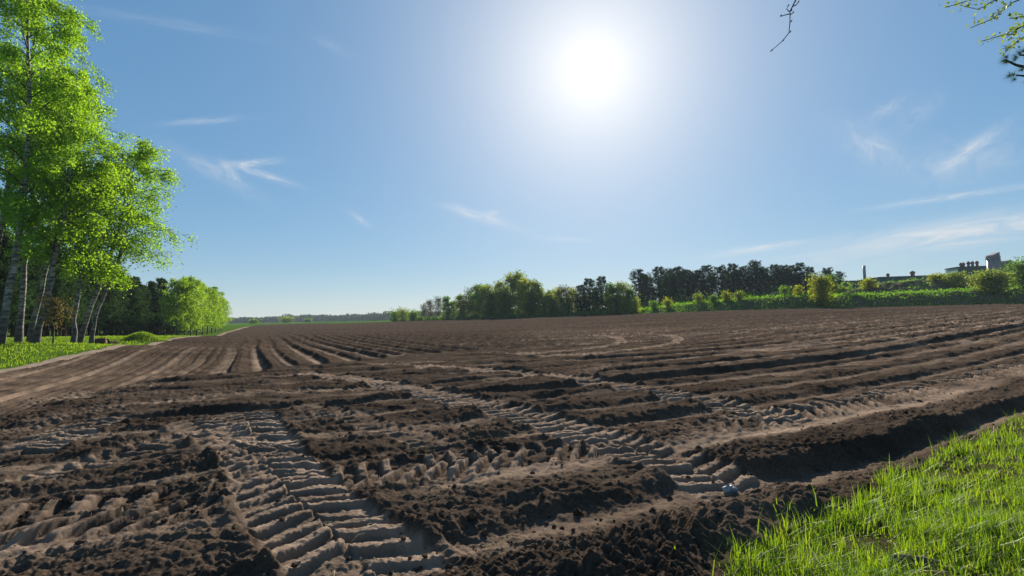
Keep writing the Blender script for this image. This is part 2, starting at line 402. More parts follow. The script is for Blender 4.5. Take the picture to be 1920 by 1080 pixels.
    calm += kv*(.8*pv + .6*nearedge)
    # broken ground where both meet
    zm = bump(zb, -.6, 1.5)
    h += zm*(.10*fbm(X*.7, Y*.7, 4, 81))
    # ---- crossing wheel prints
    for i, (pl, w, pitch, st, side) in enumerate(TRACKS):
        pts = smooth_poly(gp(*pl), 2); P = np.array(pts)
        mk = (X > P[:, 0].min()-1.5) & (X < P[:, 0].max()+1.5) & (Y > P[:, 1].min()-1.5) & (Y < P[:, 1].max()+1.5)
        if not mk.any(): continue
        xs, ys = X[mk], Y[mk]
        d, s = poly_sd(xs, ys, pts)
        d = d + .03*perlin(xs*2.2, ys*2.2, 90+i); s = s + .04*perlin(xs*1.7, ys*1.7, 95+i)
        L = sum(math.hypot(b[0]-a[0], b[1]-a[1]) for a, b in zip(pts[:-1], pts[1:]))
        endf = sstep(0, .5, s)*sstep(L, L-.5, s)
        t = d/(w*.5)
        ins = (1-sstep(.94, 1.12, np.abs(t)))*endf*st
        var = .7+.5*fbm(xs*.8, ys*.8, 2, 99+i)
        l = lugs(s, np.clip(t, -1, 1), pitch, side, 2.6, .62)
        base = h[mk]
        flat = base*.30-.045                              # soil pressed down to a common level
        hp = flat + (.085*l*var) + .012*(1-t*t) + .022*fbm(xs*4, ys*4, 3, 130+i) + .012*np.abs(perlin(xs*16, ys*16, 140+i)) + .006*perlin(xs*38, ys*38, 150+i)
        berm = .045*bump(np.abs(t), 1.22, .16)*endf*st*(.6+.8*perlin(xs*3, ys*3, 7))
        h[mk] = base*(1-ins) + hp*ins + berm
        pr = ins*(.42+.5*l) + .65*ins*bump(t, -.95*side, .25)
        pale[mk] = pale[mk]*(1-ins*.8) + pr
        calm[mk] = np.maximum(calm[mk]*(1-.5*ins), ins*.85)
    # ---- clods
    dist = np.hypot(X, Y)
    rough = np.clip(1.05-calm, .24, 1)
    b1 = 1-np.abs(perlin(X*5.5, Y*5.5, 101))*2.2
    b2 = np.abs(perlin(X*11, Y*11, 103)); b3 = np.abs(perlin(X*23, Y*23, 105)); b4 = perlin(X*47, Y*47, 107)
    pat = .55+.6*sstep(-.3, .4, fbm(X*.8, Y*.8, 2, 109))
    nearf = 1+.5*fr*(1-kv)
    h += rough*pat*nearf*(.030*(1-np.abs(b1)) + .040*b2 + .026*b3 + .008*b4*(dist < 14))
    h += .05*np.clip(fbm(X*2.2, Y*2.2, 2, 111)-.25, 0, 1)*rough*2
    wnz = _hash(np.floor(X*9).astype(np.int64), np.floor(Y*4).astype(np.int64), 3)/4294967296.0
    h += (wnz-.5)*.13*sstep(14, 45, dist)*np.clip(rough+.3, 0, 1)        # clods too small for the mesh to carry singly
    pale *= (1-.35*rough*(b2*2).clip(0, 1))
    pale += .10*fbm(X*.15, Y*.15, 2, 113)
    # drier, paler crumbs on the far right
    pr = sstep(6, 25, X)*sstep(14, 24, Y)*sstep(62, 40, Y)*np.clip(fbm(al*.5, ac*2.2, 3, 121)-.12, 0, 1)*2.2
    pale += pr
    pale += .9*np.clip(fbm(al*.16, ac*1.7, 3, 127)-.10, 0, 1)*sstep(12, 20, dist)*sstep(85, 40, dist)*sstep(-6, 4, X)
    pale -= .35*sstep(20, 45, dist)*kv*sstep(4, -6, X)  # far loose soil; shade of unresolved clods put into its darker colour
    return h, np.clip(pale, -.5, 1)

# ------------------------------------------------------------------ ground patch
NC, NR = 1000, 940
tx = np.linspace(-1.55, 1.5, NC)
v = np.linspace(0, 1, NR)
inv = 1/1.55 + v*(1/245.-1/1.55); lg = 1.55*(245/1.55)**v
yr = np.exp(.62*np.log(1/inv)+.38*np.log(lg))
Xg = (yr[:, None]*tx[None, :]).ravel(); Yg = np.repeat(yr, NC)
Zm = macro(Xg, Yg)
eL, _ = poly_sd(Xg, Yg, EDGE_L); eL = eL + .25*fbm(Xg*.5, Yg*.5, 3, 201)
eR, _ = poly_sd(Xg, Yg, EDGE_R); eR = -eR + .22*fbm(Xg*1.2, Yg*1.2, 3, 203)   # + = grass side
eF, _ = poly_sd(Xg, Yg, FAR)                                                   # + = beyond far edge
hf, pale = relief(Xg, Yg)
pathw = .25+.004*Yg
k_field = sstep(pathw+.4, pathw-.3, eL+pathw)*sstep(.15, -.25, eR)*sstep(.5, -.5, eF)
k_field = sstep(.1, -.5, eL)*sstep(.2, -.3, eR)*sstep(.5, -.5, eF)
ruts = -.05*bump(eL, 1.0+.4*pathw, .25)
verge = .03*fbm(Xg*1.5, Yg*1.5, 3, 207)+.02 + .10*sstep(.1, .9, eR)+ .05*fbm(Xg*3, Yg*3, 2, 209)*(eR > 0) + ruts*(eL > 0)
Zg = Zm + hf*k_field + verge*(1-k_field)
VERT = np.c_[Xg, Yg, Zg]
ii = (np.arange(NR-1)[:, None]*NC + np.arange(NC-1)[None, :]).ravel()
quads = np.c_[ii, ii+1, ii+NC+1, ii+NC]
ce = [a[quads].mean(1) for a in (eL, eR, eF)]
pw = pathw[quads].mean(1)
is_path = (ce[0] > -.2) & (ce[0] < pw) & (ce[2] < 0)
is_left = (ce[0] >= pw) & (ce[2] < 0)
is_right = (ce[1] > 0) & (ce[2] < 0) & ~is_path & ~is_left
is_far = (ce[2] >= 0)
is_field = ~(is_path | is_left | is_right | is_far)
def sub(name, mask, mat, attr=None):
    F = quads[mask]; used, invx = np.unique(F, return_inverse=True); F = invx.reshape(F.shape)
    me = np_mesh(name, VERT[used], F)
    if attr is not None:
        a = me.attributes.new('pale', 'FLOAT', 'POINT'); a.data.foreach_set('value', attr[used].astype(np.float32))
    o = link(name, me, mat); o['kind'] = 'structure'; return o
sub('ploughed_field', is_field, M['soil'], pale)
sub('sandy_path', is_path, M['sand'])
sub('grass_verge', is_left, M['turf'])
sub('field_margin', is_right, M['margin'])
sub('far_meadow', is_far, M['meadow'])
# wide ground sheet below and around
gx = np.unique(np.r_[np.linspace(-2600, 2600, 61), np.linspace(-420, 420, 85)]); gy = np.unique(np.r_[np.linspace(-600, 3000, 50), np.linspace(-60, 420, 61)])
GX, GY = np.meshgrid(gx, gy); GXf, GYf = GX.ravel(), GY.ravel()
inside = (np.abs(GXf) < 1.55*GYf+8) & (GYf > -6) & (GYf < 250)
GZ = macro(GXf, GYf) - .7*inside - .05
jj = (np.arange(len(gy)-1)[:, None]*len(gx)+np.arange(len(gx)-1)[None, :]).ravel()
go = link('ground', np_mesh('ground', np.c_[GXf, GYf, GZ], np.c_[jj, jj+1, jj+len(gx)+1, jj+len(gx)]), M['meadow']); go['kind'] = 'structure'

# ------------------------------------------------------------------ plants: helpers
class MB:
    def __init__(s): s.V = []; s.F4 = []; s.F3 = []; s.n = 0
    def add(s, V, F4=None, F3=None):
        V = np.asarray(V, float); s.V.append(V)
        if F4 is not None and len(F4): s.F4.append(np.asarray(F4, int)+s.n)
        if F3 is not None and len(F3): s.F3.append(np.asarray(F3, int)+s.n)
        s.n += len(V)
    def tube(s, P, rad, sides=6, cap=False):
        P = np.asarray(P, float); n = len(P)
        T = np.gradient(P, axis=0); T /= np.linalg.norm(T, axis=1, keepdims=True)+1e-9
        ref = np.array([0, 0, 1.]) if abs(T[0, 2]) < .9 else np.array([1., 0, 0])
        A = np.cross(T, ref); A /= np.linalg.norm(A, axis=1, keepdims=True)+1e-9; B = np.cross(T, A)
        an = np.arange(sides)*2*np.pi/sides
        rad = np.asarray(rad, float).reshape(n, 1, 1)*np.ones((1, 1, 1))
        V = P[:, None]+rad*(np.cos(an)[None, :, None]*A[:, None]+np.sin(an)[None, :, None]*B[:, None])
        i = np.arange(n-1)[:, None]*sides; j = np.arange(sides)[None]; k = (j+1) % sides
        F = np.stack([i+j, i+k, i+sides+k, i+sides+j], -1).reshape(-1, 4)
        V = V.reshape(-1, 3)
        F3 = None
        if cap:
            V = np.r_[V, P[-1:], P[:1]]; b = (n-1)*sides
            jj = np.arange(sides); kk = (jj+1) % sides
            F3 = np.r_[np.c_[b+jj, b+kk, np.full(sides, n*sides)], np.c_[kk, jj, np.full(sides, n*sides+1)]]
        s.add(V, F, F3)
    def box(s, lo, hi):
        (x0, y0, z0), (x1, y1, z1) = lo, hi
        V = [(x, y, z) for z in (z0, z1) for y in (y0, y1) for x in (x0, x1)]
        s.add(V, [(0, 2, 3, 1), (4, 5, 7, 6), (0, 1, 5, 4), (2, 6, 7, 3), (0, 4, 6, 2), (1, 3, 7, 5)])
    def mesh(s, name, smooth=True):
        Fs = [np.concatenate(f) for f in (s.F4, s.F3) if f]
        return np_mesh(name, np.concatenate(s.V), Fs, smooth)
def leaves(C, size, r, aspect=.6, flat=0.0, jit=.4):
    """one rhombus per centre"""
    n = len(C)
    D = r.normal(size=(n, 3)); D[:, 2] -= .35; D /= np.linalg.norm(D, axis=1, keepdims=True)
    U = r.normal(size=(n, 3)); U[:, 2] += flat*3; S = np.cross(D, U); S /= np.linalg.norm(S, axis=1, keepdims=True)+1e-9
    L = (size*(1+jit*r.uniform(-1, 1, n)))[:, None]
    V = np.stack([C-D*L*.5, C+S*L*aspect*.5, C+D*L*.5, C-S*L*aspect*.5], 1).reshape(-1, 3)
    return V, np.arange(4*n).reshape(n, 4)
def bez(p0, p1, p2, n):
    t = np.linspace(0, 1, n)[:, None]
    return (1-t)**2*np.asarray(p0)+2*t*(1-t)*np.asarray(p1)+t*t*np.asarray(p2)

def birch(seed, H, lean=(0, 0), rbase=.25, cs=.3, rad=3.2, nl=26000, lsize=.115, limbs=34, fork=None, bend=(0, 0), bias=(0, 0), up=.9):
    """returns meshes trunk, branches, foliage.  lean = offset of the top, bias pushes the crown sideways"""
    r = np.random.default_rng(seed)
    top = np.array([lean[0], lean[1], H])
    stems = [(np.zeros(3), top, rbase)]
    if fork: stems.append((None, np.array([fork[0], fork[1], H*fork[2]]), rbase*.72))
    tr = MB(); br = MB(); pts = []
    for si, (b, t, rb) in enumerate(stems):
        ctrl_p = np.array([t[0]*.35+bend[0], t[1]*.35+bend[1], H*.5])
        P = bez(np.zeros(3), ctrl_p, t, 16)
        P[1:, :2] += np.cumsum(r.normal(size=(15, 2))*.05, 0)
        P[0, 2] = -.35
        f = np.linspace(0, 1, 16)
        R_ = rb*(1-f)**.8*(1+.6*np.exp(-f*26)) + .012
        tr.tube(P, R_, 9)
        nl_ = limbs if si == 0 else int(limbs*.6)
        for i in range(nl_):
            hf = cs+(1-cs)*((i+r.uniform(0, 1))/nl_)**.9
            hf = min(hf, .985)
            p = np.array([np.interp(hf, f, P[:, k]) for k in range(3)])
            az = i*2.399+r.uniform(-.5, .5)+si
            prof = (math.sin(math.pi*min(1, (hf-cs)/(1-cs)*.82+.16)))**.7
            ln = rad*prof*r.uniform(.65, 1.15)+.5
            out = np.array([math.cos(az), math.sin(az), 0])
            out = out + np.array([bias[0], bias[1], 0])*r.uniform(.3, 1)
            rise = ln*r.uniform(.45, up)
            e = p+out*ln+np.array([0, 0, rise-ln*.25]); m = p+out*ln*.45+np.array([0, 0, rise])
            Q = bez(p, m, e, 9); rr = max(.014, rb*.30*(1-hf)+.02)
            br.tube(Q, np.linspace(rr, .008, 9), 5)
            for j in range(9):
                tq = r.uniform(.25, 1); q = Q[min(8, int(tq*8.99))]
                sd = r.normal(size=3); sd[2] = abs(sd[2])*.3-.1; sd = sd/np.linalg.norm(sd)+out*.5
                sl = ln*r.uniform(.18, .42)
                e2 = q+sd*sl+np.array([0, 0, -sl*.7]); m2 = q+sd*sl*.6+np.array([0, 0, sl*.15])
                Q2 = bez(q, m2, e2, 5); br.tube(Q2, np.linspace(.011, .004, 5), 3)
                # hanging strings of leaves
                for w in range(3):
                    a = Q2[r.integers(1, 5)]; dl = r.uniform(.3, 1.1)
                    pts.append((a, a+np.array([r.normal()*.18+.12, r.normal()*.18, -dl])))
                pts.append((Q2[1], Q2[4]))
    A = np.array([p[0] for p in pts]); B = np.array([p[1] for p in pts])
    k = r.integers(0, len(A), nl); t = r.uniform(0, 1, nl)[:, None]
    C = A[k]*(1-t)+B[k]*t+r.normal(size=(nl, 3))*.13
    V, F = leaves(C, lsize, r, .72)
    lf = MB(); lf.add(V, F)
    return tr.mesh('trunk'), br.mesh('branches'), lf.mesh('foliage', False)

def pine(seed, H, cs=.3, rad=2.0, nq=5000, rb=.16, q=.34, topflat=0.0, lean=0):
    r = np.random.default_rng(seed); tr = MB(); br = MB(); C = []
    P = np.array([[lean*f*f+.06*math.sin(f*7+seed), .05*math.cos(f*9+seed), H*f] for f in np.linspace(0, 1, 10)]); P[0, 2] = -.3
    tr.tube(P, rb*(1-np.linspace(0, 1, 10))**.7+.02, 7)
    nb = int(40+8*H*.3)
    for i in range(nb):
        u = (i+r.uniform(0, 1))/nb; hf = cs+(1-cs)*u
        prof = (1-u)**.75*.9+.14 if not topflat else (math.sin(math.pi*(.10+.80*u)))**.8*.85+.12
        ln = rad*prof*r.uniform(.6, 1.2); az = i*2.4+r.uniform(-.4, .4)
        p = np.array([np.interp(hf, np.linspace(0, 1, 10), P[:, k]) for k in range(3)])
        o = np.array([math.cos(az), math.sin(az), 0])
        Q = bez(p, p+o*ln*.55+np.array([0, 0, -.05*ln]), p+o*ln+np.array([0, 0, ln*r.uniform(.1, .5)]), 6)
        br.tube(Q, np.linspace(.035, .012, 6), 4)
        for j in range(7):
            a = Q[r.integers(2, 6)]+r.normal(size=3)*np.array([.28, .28, .16])*ln*.55
            C.append(np.r_[a, ln])
    C = np.array(C); k = r.integers(0, len(C), nq)
    X = C[k, :3]+r.normal(size=(nq, 3))*np.array([.26, .26, .20])*(.5+.3*C[k, 3:4]/max(rad, .1))*(rad/2)**.4
    V, F = leaves(X, q, r, .30, 0, .4); lf = MB(); lf.add(V, F)
    return tr.mesh('trunk'), br.mesh('branches'), lf.mesh('foliage', False)

def broadleaf(seed, H, rad, nq=3400, q=.34, cs=.15, rb=.16, stems=1, dens=1.0, clump=.5):
    """small field tree or bush: clumps of leaves spread over an uneven crown"""
    r = np.random.default_rng(seed); tr = MB(); br = MB(); C = []
    tops = []
    for s_ in range(stems):
        a = r.uniform(0, 6.28); off = rad*.35*(stems > 1)
        t = np.array([math.cos(a)*off*r.uniform(.4, 1.4), math.sin(a)*off*r.uniform(.4, 1.4), H*r.uniform(.78, .95)])
        P = bez((math.cos(a)*.12*(stems > 1), math.sin(a)*.12*(stems > 1), -.3), (t[0]*.3, t[1]*.3, t[2]*.5), t, 9)
        tr.tube(P, rb*(1-np.linspace(0, 1, 9))**.8/(stems**.4)+.012, 6)
        nb = int(30/stems**.6)+6
        for i in range(nb):
            u = cs+(1-cs)*(i+r.uniform(0, 1))/nb; p = P[min(8, int(u*8.99))]; az = i*2.4+r.uniform(-.6, .6)
            v_ = (u-cs)/(1-cs); prof = math.sin(math.pi*(.22+.66*v_))**.8
            ln = rad*prof*r.uniform(.55, 1.1)*(.75 if stems > 1 else 1); o = np.array([math.cos(az), math.sin(az), r.uniform(.35, 1.0)])
            Q = bez(p, p+o*ln*.5+np.array([0, 0, .1*ln]), p+o*ln*np.array([1, 1, .8]), 6)
            br.tube(Q, np.linspace(.03, .009, 6), 3)
            for j in range(5): C.append(Q[r.integers(2, 6)]+r.normal(size=3)*.22*rad*.5)
    C = np.array(C); C[:, 2] = np.clip(C[:, 2], .15, H*1.04); k = r.integers(0, len(C), nq)
    X = C[k]+r.normal(size=(nq, 3))*clump*np.array([1, 1, .8]); X[:, 2] = np.abs(X[:, 2])
    V, F = leaves(X, q, r, .75); lf = MB(); lf.add(V, F)
    return tr.mesh('trunk'), br.mesh('branches'), lf.mesh('foliage', False)

def bark_mat():
    m, nt, out = material('birch_bark')
    g = nd(nt, 'ShaderNodeTexCoord'); mp = nd(nt, 'ShaderNodeMapping'); mp.inputs['Scale'].default_value = (1.4, 1.4, 5.0); nt.links.new(g.outputs['Object'], mp.inputs[0])
    n = noise_node(nt, 1.7, 6, .68, mp.outputs[0])
    c = ramp(nt, n.outputs['Fac'], [(.40, (.03, .026, .022)), (.49, (.14, .12, .10)), (.60, (.36, .335, .30))])
    # old, cracked and darker bark towards the foot of the stem
    sp = nd(nt, 'ShaderNodeSeparateXYZ'); nt.links.new(g.outputs['Object'], sp.inputs[0])
    mr = nd(nt, 'ShaderNodeMapRange'); mr.inputs['From Min'].default_value = .2; mr.inputs['From Max'].default_value = 2.6; nt.links.new(sp.outputs['Z'], mr.inputs['Value'])
    n2 = noise_node(nt, 2.2, 5, .7, g.outputs['Object'])
    ad = nd(nt, 'ShaderNodeMath', operation='ADD'); nt.links.new(mr.outputs[0], ad.inputs[0]); nt.links.new(n2.outputs['Fac'], ad.inputs[1])
    sb = nd(nt, 'ShaderNodeMath', operation='SUBTRACT', use_clamp=True); nt.links.new(ad.outputs[0], sb.inputs[0]); sb.inputs[1].default_value = .40
    mx = nd(nt, 'ShaderNodeMix', data_type='RGBA'); nt.links.new(sb.outputs[0], mx.inputs['Factor']); mx.inputs['A'].default_value = (.045, .036, .030, 1); nt.links.new(c, mx.inputs['B'])
    b = nd(nt, 'ShaderNodeBsdfPrincipled'); b.inputs['Roughness'].default_value = .75
    nt.links.new(mx.outputs['Result'], b.inputs['Base Color'])
    bp = nd(nt, 'ShaderNodeBump'); bp.inputs['Strength'].default_value = .6; bp.inputs['Distance'].default_value = .03
    nt.links.new(n.outputs['Fac'], bp.inputs['Height']); nt.links.new(bp.outputs[0], b.inputs['Normal'])
    nt.links.new(b.outputs[0], out.inputs['Surface'])
    return m
M['birch_bark'] = bark_mat()
M['twig'] = simple_mat('dark_twig', (.03, .022, .016), (.075, .055, .04), 4, .8)
M['bark'] = simple_mat('pine_bark', (.05, .035, .026), (.12, .085, .06), 4, .9, .6, 14, (1, 1, .4))
M['birch_leaf'] = leaf_mat('birch_leaf', (0.0918, 0.1998, 0.0130), (0.2052, 0.3240, 0.0238), .62, 1.9, .35)
M['young_birch_leaf'] = leaf_mat('young_birch_leaf', (0.1200, 0.2300, 0.0200), (0.2300, 0.3400, 0.0350), .55, 1.6, .3)
M['needle'] = leaf_mat('pine_needle', (0.0230, 0.0575, 0.0253), (0.0575, 0.1058, 0.0414), .30, 1.1, .5, 0.0)
M['needle_far'] = leaf_mat('old_pine_needle', (0.0209, 0.0478, 0.0269), (0.0538, 0.0927, 0.0419), .25, 1.1, .25, 0.0)
M['olive_leaf'] = leaf_mat('olive_leaf', (0.0979, 0.1469, 0.0294), (0.2285, 0.2774, 0.0490), .5, 1.5, .2)
M['green_leaf'] = leaf_mat('green_leaf', (0.0576, 0.1344, 0.0205), (0.1280, 0.2176, 0.0384), .5, 1.5, .2)
M['yellow_leaf'] = leaf_mat('yellow_green_leaf', (0.1400, 0.1800, 0.0150), (0.2600, 0.2800, 0.0300), .55, 1.5, .2)
M['grey_leaf'] = leaf_mat('grey_bud', (0.0540, 0.0600, 0.0360), (0.1020, 0.1056, 0.0600), .35, 1.2, .2)
M['rust_leaf'] = leaf_mat('bronze_leaf', (0.0960, 0.0680, 0.0280), (0.1760, 0.1360, 0.0560), .5, 1.3, 2)
M['weed'] = leaf_mat('weed_leaf', (0.0581, 0.1531, 0.0127), (0.1373, 0.2534, 0.0233), .55, 1.7, .12)

def plant(name, meshes, mats, loc, label, cat, group=None, rz=0, sc=1.0):
    t = empty(name, loc, rz); t.scale = (sc,)*3
    for nm, me, mt in zip(('trunk', 'branches', 'foliage'), meshes, mats): link(nm, me, mt, t)
    return tag(t, label, cat, group)
def dup(root, loc, rz, sc, label, group=None):
    r_ = root.copy(); col.objects.link(r_); r_.location = loc; r_.rotation_euler = (0, 0, rz)
    r_.scale = sc if isinstance(sc, tuple) else (sc,)*3
    for ch in root.children:
        c = ch.copy(); col.objects.link(c); c.parent = r_
    r_['label'] = label
    if group: r_['group'] = group
    return r_
def placed(px, depth):
    """ground point in the direction of photo column px at a depth"""
    d = ray(px, 600); x = d.x/d.y*depth
    return on_ground(x, depth)
ORD = ['leftmost', 'second', 'third', 'fourth', 'fifth', 'sixth', 'seventh', 'eighth', 'ninth', 'tenth', 'eleventh', 'twelfth', 'thirteenth', 'fourteenth', 'fifteenth', 'sixteenth', 'seventeenth', 'eighteenth', 'nineteenth', 'twentieth', 'twenty-first', 'twenty-second', 'twenty-third', 'twenty-fourth']

# ------------------------------------------------------------------ the tall birches on the left
bm = (M['birch_bark'], M['twig'], M['birch_leaf'])
BIRCH = [ # photo x of the foot, depth, args
 (-2, 27, dict(seed=1, H=22.5, lean=(1.1, -1), rbase=.16, cs=.26, rad=2.0, nl=42000, limbs=42, bend=(2.0, 0), bias=(.05, 0)), 'thick white birch leaning right, at the left edge of the picture, tallest crown', None),
 (-28, 29, dict(seed=2, H=22, lean=(1.8, 1), rbase=.15, cs=.3, rad=3.4, nl=34000, limbs=30), 'slim dark-stemmed birch cut by the left picture edge', None),
 (36, 31, dict(seed=3, H=18, lean=(.2, 1.5), rbase=.15, cs=.32, rad=3.0, nl=30000, limbs=28), 'reddish upright birch just behind the thick leaning one', None),
 (66, 28.5, dict(seed=4, H=14.6, lean=(1.7, 0), rbase=.14, cs=.28, rad=2.15, nl=30000, limbs=34, bend=(1.4, 0), fork=(.2, .6, .9), bias=(.1, 0)), 'two-stemmed birch with blackened foot between the leaning birch and the sapling', None),
 (56, 33, dict(seed=5, H=17, lean=(2.2, 0), rbase=.14, cs=.35, rad=2.2, nl=12000, limbs=22, bend=(1.2, 0)), 'short-looking birch stem close behind the two-stemmed birch', None),
 (137, 31, dict(seed=6, H=10.6, lean=(.3, 0), rbase=.115, cs=.34, rad=1.8, nl=16000, limbs=30, bias=(.15, 0)), 'straight upright white birch in the middle of the tall birches', None),
 (146, 33.5, dict(seed=7, H=12.9, lean=(4.3, 0), rbase=.14, cs=.30, rad=2.45, nl=24000, limbs=32, bend=(.9, 0), bias=(.12, 0)), 'strongly leaning birch with the rounded crown nearest the field', None),
 (172, 33, dict(seed=8, H=9.0, lean=(2.2, .6), rbase=.11, cs=.42, rad=2.0, nl=7000, limbs=18, bend=(.5, 0)), 'thin leaning birch beside the three logs', None)]
for px, dep, kw, lab, grp in BIRCH:
    p = placed(px, dep); kw.pop('lsize', None)
    plant('birch_tree', birch(**kw), bm, p, lab, 'tree', 'tall birches along the verge')
p = placed(101, 28)
plant('sapling', broadleaf(31, 2.5, .75, 900, .10, .5, .035, 1, clump=.16), (M['twig'], M['twig'], M['rust_leaf']), p, 'small bronze-leaved sapling among the birch stems', 'tree')

# young birches in a row farther along the verge
rb = [birch(40+i, 7.9, (.3, 0), .09, .16, 1.6, 7500, .17, 22) for i in range(3)]
rowm = (M['birch_bark'], M['twig'], M['young_birch_leaf'])
spots = [(333, 70, 1.0), (348, 72, 1.06), (358, 76, 1.05), (369, 80, 1.04), (380, 85, 1.05), (389, 90, 1.02), (397, 96, 1.0), (404, 102, .98), (410, 108, .95), (415, 114, .9)]
first = {}
for i, (px, dep, sc) in enumerate(spots):
    p = placed(px, dep+1.5); lab = f'{ORD[i]} from the left of the bright young birches ending the wood' if i else 'leftmost and nearest of the bright young birches ending the wood'
    if i % 3 not in first: first[i % 3] = plant('young_birch', rb[i % 3], rowm, p, lab, 'tree', 'young birches ending the wood', i*1.3, sc)
    else: dup(first[i % 3], p, i*1.3, sc, lab)

# pine plantation behind the birches
pn = [pine(60+i, 8.6, (.16, .22, .12, .2)[i], 1.8, 7000, .12) for i in range(4)]
pm = (M['bark'], M['twig'], M['needle'])
first = {}; n = 0
rr_ = np.random.default_rng(5)
a0 = np.array(placed(-60, 35)[:2]); a1 = np.array(placed(352, 92)[:2]); dv = (a1-a0); Ln = np.linalg.norm(dv); dv /= Ln; pv_ = np.array([-dv[1], dv[0]])
for row in range(8):
    for i in range(int(Ln/2.3)):
        q = a0+dv*(i*2.3+rr_.uniform(-.7, .7)+(row % 2)*1.1)+pv_*(3.4+row*2.6+rr_.uniform(-.6, .6))
        p = on_ground(q[0], q[1]); v_ = int(rr_.integers(0, 4)); sc = rr_.uniform(.88, 1.12)*(1.0+.12*(i < 6))
        lab = 'dark pine standing close among others in the plantation behind the birches'
        k_ = int(Ln/2.3)-1-i
        if row == 0: lab = 'pine ending the front row of the plantation, beside the young birches' if k_ == 0 else (f'{ORD[k_]} pine from the young birches in the front row of the plantation' if k_ < len(ORD) else lab)
        if v_ not in first: first[v_] = plant('pine_tree', pn[v_], pm, p, lab, 'tree', 'pines of the plantation behind the birches', rr_.uniform(0, 6), sc)
        else: dup(first[v_], p, rr_.uniform(0, 6), sc, lab)

# the same wood goes on behind the young birches
b0 = np.array(placed(338, 84)[:2]); b1 = np.array(placed(411, 128)[:2]); dv2 = b1-b0; L2 = np.linalg.norm(dv2); dv2 /= L2; pv2 = np.array([-dv2[1], dv2[0]])
for row in range(4):
    for i in range(int(L2/2.5)):
        q = b0+dv2*(i*2.5+rr_.uniform(-.7, .7))+pv2*(3.5+row*2.6+rr_.uniform(-.6, .6)); v_ = int(rr_.integers(0, 4))
        dup(first[v_], on_ground(q[0], q[1]), rr_.uniform(0, 6), rr_.uniform(.72, .85), 'dark pine standing behind the bright young birches at the wood end', 'pines behind the young birches')

# ------------------------------------------------------------------ trees along the far field edge
EDX = np.array([470, 600, 730, 850, 960, 1160, 1280, 1440, 1600, 1920, 2500.]); EDD = np.array([215, 215, 200, 170, 150, 125, 110, 100, 95, 90, 84.])
def edge_depth(px): return float(np.interp(px, EDX, EDD))
# ------------------------------------------------------------------ weedy bank on the right
def bank_h(px):  return np.interp(px, [1150, 1200, 1280, 1400, 1480, 1600, 1700, 1920, 2300], [0, .9, 1.7, 2.2, 2.5, 2.4, 2.5, 2.9, 2.9])
def bank_h2(px): return np.interp(px, [1150, 1500, 1580, 1640, 1760, 1920, 2300], [0, 0, 1.6, 3.6, 4.2, 4.6, 4.6])
us = np.linspace(1150, 2300, 300); ws = np.r_[np.linspace(0, 8, 34), np.linspace(8.4, 34, 50), np.linspace(36, 170, 30)]
BV = []
for px in us:
    for w_ in ws:
        dep = edge_depth(px)+.6+w_; d = ray(px, 600); x = d.x/d.y*dep
        BV.append((x, dep, px, w_))
BV = np.array(BV)
bz = macro(BV[:, 0], BV[:, 1])
pw_ = BV[:, 2]; w_ = BV[:, 3]; cap = np.minimum(bz, np.repeat(macro(BV[::len(ws), 0], BV[::len(ws), 1]), len(ws))+.6)
nzb = fbm(BV[:, 0]*.45, BV[:, 1]*.45, 4, 301)
bh = bank_h(pw_)*sstep(0, 4.2, w_+.8*nzb)*(1-.35*sstep(6, 9, w_)*sstep(1500, 1560, pw_)) + bank_h2(pw_)*sstep(9, 20, w_+2*nzb) + .35*nzb*sstep(0, 2, w_)
BZ = cap+bh-.12
nu, nw = len(us), len(ws); kk_ = (np.arange(nu-1)[:, None]*nw+np.arange(nw-1)[None]).ravel()
BANKV = np.c_[BV[:, 0], BV[:, 1], BZ]
M['bank'] = simple_mat('bank_earth_and_dead_grass', (0.0560, 0.0680, 0.0240), (0.1600, 0.1240, 0.0800), .35, .95, .8, 6)
o = link('weedy_bank', np_mesh('weedy_bank', BANKV, np.c_[kk_, kk_+nw, kk_+nw+1, kk_+1]), M['bank']); o['kind'] = 'structure'
def bank_z(px, w):
    i = int(np.clip(np.searchsorted(us, px), 0, nu-1)); j = int(np.clip(np.searchsorted(ws, w), 0, nw-1)); return BANKV[i*nw+j]
bl = {'grey': ([broadleaf(80+i, 8, 2.2, 1500, .30, .2, .12, 2) for i in range(2)], (M['bark'], M['twig'], M['grey_leaf'])),
      'olive': ([broadleaf(84+i, 10, 2.6, 3000, .40, .08, .15) for i in range(3)], (M['bark'], M['twig'], M['olive_leaf'])),
      'green': ([broadleaf(88+i, 9, 2.8, 3600, .42, .05, .15) for i in range(2)], (M['bark'], M['twig'], M['green_leaf'])),
      'yellow': ([broadleaf(92+i, 9, 2.3, 2600, .38, .05, .14) for i in range(2)], (M['bark'], M['twig'], M['yellow_leaf'])),
      'pine': ([pine(96+i, 11, (.08, .14, .10)[i], 2.7, 7500, .17, .40, 1) for i in range(3)], (M['bark'], M['twig'], M['needle_far']))}
HT = {'grey': 8, 'olive': 10, 'green': 9, 'yellow': 9, 'pine': 11}
WORD = {'grey': 'grey thinly leaved tree', 'olive': 'olive green tree', 'green': 'dark green leafy tree', 'yellow': 'yellow-green tree', 'pine': 'dark spreading pine'}
